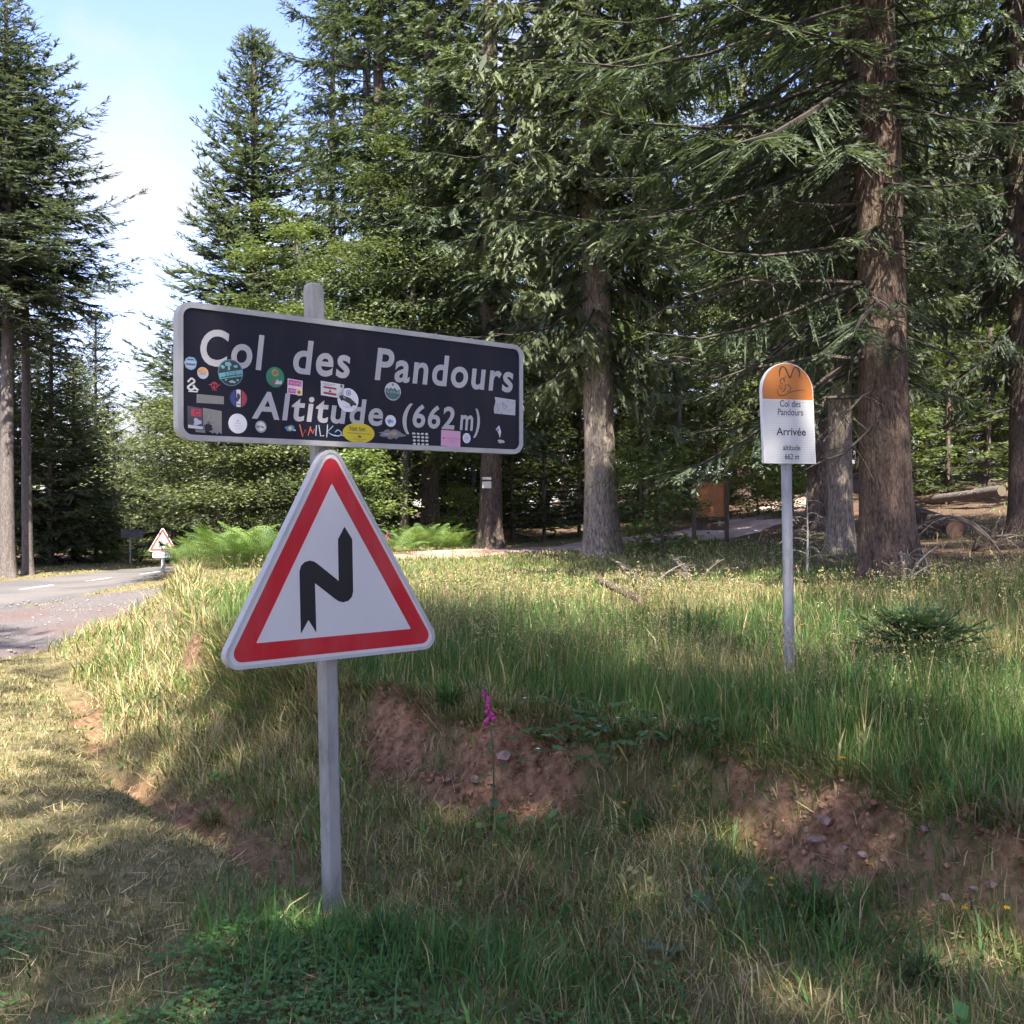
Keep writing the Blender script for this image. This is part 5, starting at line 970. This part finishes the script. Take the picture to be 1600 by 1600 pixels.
tuft(spot(530, 1070), .22, 90, .008, [(.10, .13, .04), (.14, .17, .05)], 'tuft at the bank edge right of the post', 9)
tuft(spot(600, 1480), .24, 110, .007, [(.035, .095, .03), (.05, .11, .035)], 'dark tuft right of the post foot', 10)
tuft(spot(1440, 1535), .22, 80, .009, [(.07, .12, .05), (.11, .14, .06)], 'grey green tuft in the near right corner', 11)

# brambles with white blossom
def bramble(loc, label, seed):
    rr = random.Random(seed); o = empty('bramble', loc, 0, label, 'bramble', 'brambles on the bank edge')
    for s_ in range(4):
        a = rr.uniform(0, 6.28); L = rr.uniform(.22, .42); pts = [Vector((math.cos(a) * L * t, math.sin(a) * L * t, .30 * L * 4 * t * (1.15 - t) * .8)) for t in (0, .2, .4, .6, .8, 1)]
        mb = MB(); mb.tube(pts, [.004, .0035, .003, .0028, .002, .0015], 5, (.14, .10, .06)); mb.build('stem', M['twig'], o)
        for p in pts[1:]:
            b = rr.uniform(0, 6.28); col = vary((.085, .16, .055), rr, .8, 1.25); mb = MB()
            for k in (-1, 0, 1): leaf_blade(mb, p + Vector((0, 0, .01)), (math.cos(b + k * 1.05), math.sin(b + k * 1.05), .25), (0, 0, 1), rr.uniform(.045, .065), .040, col, .35, 5, .15)
            mb.build('leaf', M['leaf'], o)
        if s_ % 2 == 0:
            p = pts[rr.choice((3, 4, 5))] + Vector((0, 0, .025)); mb = MB()
            for k in range(5): a2 = k * 1.257; leaf_blade(mb, p, (math.cos(a2), math.sin(a2), .35), (0, 0, 1), .014, .012, (.72, .68, .68), .2, 3)
            mb.build('blossom', M['leaf'], o)
for k, (px_, py_, lab) in enumerate(((910, 1135, 'bramble at the bank edge right of the left bare face'), (895, 1180, 'flowering bramble just below the bank edge'), (960, 1160, 'bramble spray under the meadow edge, left of the yellow flower'), (1005, 1190, 'bramble on the slope between the two bare faces'), (1040, 1170, 'rightmost bramble on the bank edge'), (940, 1215, 'lowest bramble above the yellow flower'))): bramble(spot(px_, py_), lab, 40 + k)

# yellow hawkbits
def hawkbit(loc, h, label, seed):
    rr = random.Random(seed); o = empty('yellow_flower', loc, 0, label, 'flower', 'yellow flowers in the grass'); t = Vector((rr.uniform(-.06, .06) * 1, rr.uniform(-.05, .02), h))
    mb = MB(); mb.tube([(0, 0, 0), t * .5 + Vector((.01, 0, 0)), t], .0016, 5, (.10, .13, .05)); mb.build('stem', M['leaf'], o); mb = MB()
    for k in range(14): a = k * .449; leaf_blade(mb, t, (math.cos(a), math.sin(a) - .25, .35), (0, 0, 1), .014 * rr.uniform(.8, 1.1), .006, (.78, .50, .015), .2, 3)
    for k in range(7): a = k * .9; leaf_blade(mb, t + Vector((0, 0, .002)), (math.cos(a), math.sin(a), .9), (0, 0, 1), .008, .005, (.75, .42, .01), .2, 2)
    mb.build('flower_head', M['leaf'], o)
for k, (px_, py_, h_, lab) in enumerate(((958, 1285, .10, 'yellow flower on the slope below the brambles'), (781, 1345, .07, 'yellow flower low on the slope below the foxglove'), (1380, 1395, .10, 'yellow flower above the middle of the right bare slope'), (1518, 1475, .12, 'left of two yellow flowers in the near right corner'), (1552, 1478, .13, 'right of two yellow flowers in the near right corner'), (1205, 1420, .09, 'yellow flower left of the big green tuft'), (1216, 1405, .07, 'yellow flower beside another left of the big green tuft'), (1222, 1440, .06, 'yellow flower lowest at the big green tuft'),
                                          (1040, 1262, .10, 'yellow flower on the slope between the bare faces'), (1575, 960, .32, 'yellow flower in the meadow at the right border'), (1568, 990, .3, 'second yellow flower in the meadow at the right border'), (1203, 1040, .3, 'yellow flower left of the summit pole'), (1262, 1050, .3, 'yellow flower just right of the summit pole'), (1310, 1048, .3, 'yellow flower further right of the summit pole'), (1562, 1090, .28, 'yellow flower in the meadow, right, below the fir bush'), (1330, 1225, .1, 'yellow flower at the lip of the right overhang'))): hawkbit(spot(px_, py_), h_, lab, 70 + k)
# thistles
def thistle(loc, label, seed, L=.13):
    rr = random.Random(seed); o = empty('thistle', loc, 0, label, 'thistle', 'grey green thistles')
    for k in range(8):
        a = k * .8 + rr.uniform(-.3, .3); el_ = rr.uniform(.25, .9); d = Vector((math.cos(a) * math.cos(el_), math.sin(a) * math.cos(el_), math.sin(el_))); s = d.cross(Vector((0, 0, 1))).normalized(); mb = MB(); l = L * rr.uniform(.7, 1.1); col = vary((.13, .18, .12), rr, .85, 1.2); c0 = Vector((0, 0, .01))
        for j in range(7):
            t = j / 7; p = c0 + d * l * t - Vector((0, 0, .4 * l * t * t)); q = c0 + d * l * (t + .16) - Vector((0, 0, .4 * l * (t + .16) ** 2)); w_ = l * .20 * (1 - t) + .004
            for sg in (-1, 1): mb.poly([p, p + d * l * .10 + s * sg * w_ + Vector((0, 0, w_ * .4)), q], col)
        mb.build('leaf', M['leaf'], o)
for k, (px_, py_, lab) in enumerate(((1112, 1370, 'thistle in the middle of the slope, left of the big green tuft'), (1100, 1432, 'thistle nearest below the slope, left of the big green tuft'), (1165, 1402, 'thistle right beside the big green tuft'), (1050, 1500, 'thistle in the near grass, right of the picture middle'))): thistle(spot(px_, py_), lab, 90 + k)
# small fir bush in the meadow
c_, b_ = conifer(77, .40, .03, .72, 90, el=(4, 38), droop=.10, upturn=.10, hang=.10, elen=.075, ewid=.030, col=((.06, .11, .04), (.12, .19, .07)), dens=1.6); o = empty('fir_bush', spot(1432, 1045), 0, 'low spreading young fir bush in the meadow grass at the right', 'bush'); o.scale = (.72, .72, .72); link('crown', c_, None, o); link('branches', b_, None, o); link('trunk', trunk_mesh(.5, .015, .004, .2, 3, 8, .1), None, o)

# fallen wood
def log(name, p0, p1, r0, r1, label, mat='bark', endcol=(.24, .14, .085), branches=0, seed=1):
    rr = random.Random(seed); p0, p1 = Vector(p0), Vector(p1); o = empty(name, p0, 0, label, 'log'); d = p1 - p0; mb = MB(); pts = [d * (k / 10) + Vector((0, 0, .03 * math.sin(k))) * r0 for k in range(11)]
    mb.tube(pts, [r0 + (r1 - r0) * k / 10 for k in range(11)], 14, (.2, .15, .12), False, .12); mb.build('bark', M[mat], o, True)
    u = d.normalized(); s = u.cross(Vector((0, 0, 1))).normalized(); w_ = s.cross(u)
    for e_, r_, sg in ((pts[0], r0, -1), (pts[-1], r1, 1)):
        mb = MB(); mb.poly([e_ + u * sg * .004 + (s * math.cos(a) + w_ * math.sin(a) * sg) * r_ * .97 for a in [2 * math.pi * k / 14 for k in range(14)]], endcol); mb.build('cut_end', M['wood'], o)
    for k in range(branches):
        t = rr.uniform(.1, .9); mb = MB(); p = d * t; dd = Vector((rr.uniform(-1, 1), rr.uniform(-1, 1), rr.uniform(.1, 1))).normalized(); l = rr.uniform(.3, .9); mb.tube([p, p + dd * l * .5, p + dd * l + Vector((0, 0, -.1))], [.02, .012, .004], 5, (.16, .12, .10)); mb.build('stub', M['twig'], o)
a_ = at(1492, 17.0); b2_ = at(1395, 20.5); log('cut_log', (a_[0], a_[1], a_[2] + .14), (b2_[0], b2_[1], b2_[2] + .45), .15, .17, 'sawn log lying behind the huge trunk, cut end to the right', branches=4)
a_ = at(1565, 21.5); b2_ = at(1455, 23.5); log('mossy_log', (a_[0], a_[1], a_[2] + .35), (b2_[0], b2_[1], b2_[2] + .2), .12, .09, 'mossy fallen trunk on the rise behind the sawn log', 'bark_grey', endcol=(.10, .08, .05), branches=3, seed=4)
a_ = spot(936, 938); b2_ = spot(1000, 955); log('cut_pole', (a_[0], a_[1], a_[2] + .22), (b2_[0], b2_[1] - .1, b2_[2] + .12), .045, .04, 'short dark cut pole poking out of the grass in mid field', endcol=(.18, .13, .09))
def brushwood(loc, label, seed, n, L, H, col=(.15, .12, .10), name='dead_branch', cat='branch', arch=False, az=None):
    rr = random.Random(seed); o = empty(name, loc, 0, label, cat)
    for k in range(n):
        a = (az if az is not None else rr.uniform(0, 6.28)) + rr.uniform(-.5, .5); l = L * rr.uniform(.5, 1.1); h_ = H * rr.uniform(.5, 1.1); mb = MB(); pts = [Vector((math.cos(a) * l * t, math.sin(a) * l * t * .6, h_ * (4 * t * (1 - t) if arch else t * (1.5 - .6 * t)))) for t in [q / 7 for q in range(8)]]; c = vary(col, rr, .7, 1.5)
        mb.tube(pts, [.016 - .0018 * q for q in range(8)], 5, c)
        for j in range(9): p = pts[rr.randrange(2, 8)]; dd = Vector((rr.uniform(-1, 1), rr.uniform(-1, 1), rr.uniform(-.4, .7))).normalized(); l2 = rr.uniform(.1, .45) * L; mb.tube([p, p + dd * l2 * .5, p + dd * l2 - Vector((0, 0, .15 * l2))], [.005, .003, .0015], 3, c, False)
        mb.build('limb', M['twig'], o)
brushwood(at(1565, 14.2), 'dead bough arching left from the slim right trunk', 1, 3, 1.5, .55, (.10, .08, .07), arch=True, az=math.pi)
brushwood(at(1520, 14.8), 'tangle of thin fallen twigs right of the huge trunk', 2, 6, 1.2, .28, (.13, .10, .085))
brushwood(at(1415, 11.9), 'grey sticks leaning at the foot of the huge trunk', 3, 5, .5, .45, (.22, .19, .17))
brushwood(at(1000, 11.5), 'leafless brush standing in the grass beyond the cut pole', 4, 5, .55, .55, (.14, .12, .11))
brushwood(at(1085, 12.5), 'dry pale twigs left of the summit pole', 5, 5, .5, .42, (.15, .125, .105))
# dead sapling with drooping white twigs
o = empty('dead_sapling', at(1261, 13.6), 0, 'small dead sapling with bare whitish drooping twigs by the summit pole', 'sapling'); mb = MB(); mb.tube([(0, 0, -.05), (.01, 0, .5), (0, .01, 1.15)], [.018, .013, .004], 6, (.36, .32, .29)); mb.build('trunk', M['twig'], o); rr = random.Random(5)
for k in range(16):
    z_ = .2 + .058 * k; a = k * 2.4; l = .55 * (1.1 - z_ * .8); mb = MB(); pts = [Vector((math.cos(a) * l * t, math.sin(a) * l * t, z_ + .25 * l * t * 2 - .6 * l * t * t)) for t in (0, .25, .5, .75, 1)]; mb.tube(pts, [.006, .005, .004, .003, .0015], 4, (.34, .30, .27))
    for j in range(6): p = pts[rr.randrange(1, 5)]; dd = Vector((rr.uniform(-1, 1), rr.uniform(-1, 1), rr.uniform(-1, -.1))).normalized(); mb.tube([p, p + dd * .12], [.002, .001], 3, (.32, .28, .25), False)
    mb.build('twig', M['twig'], o)
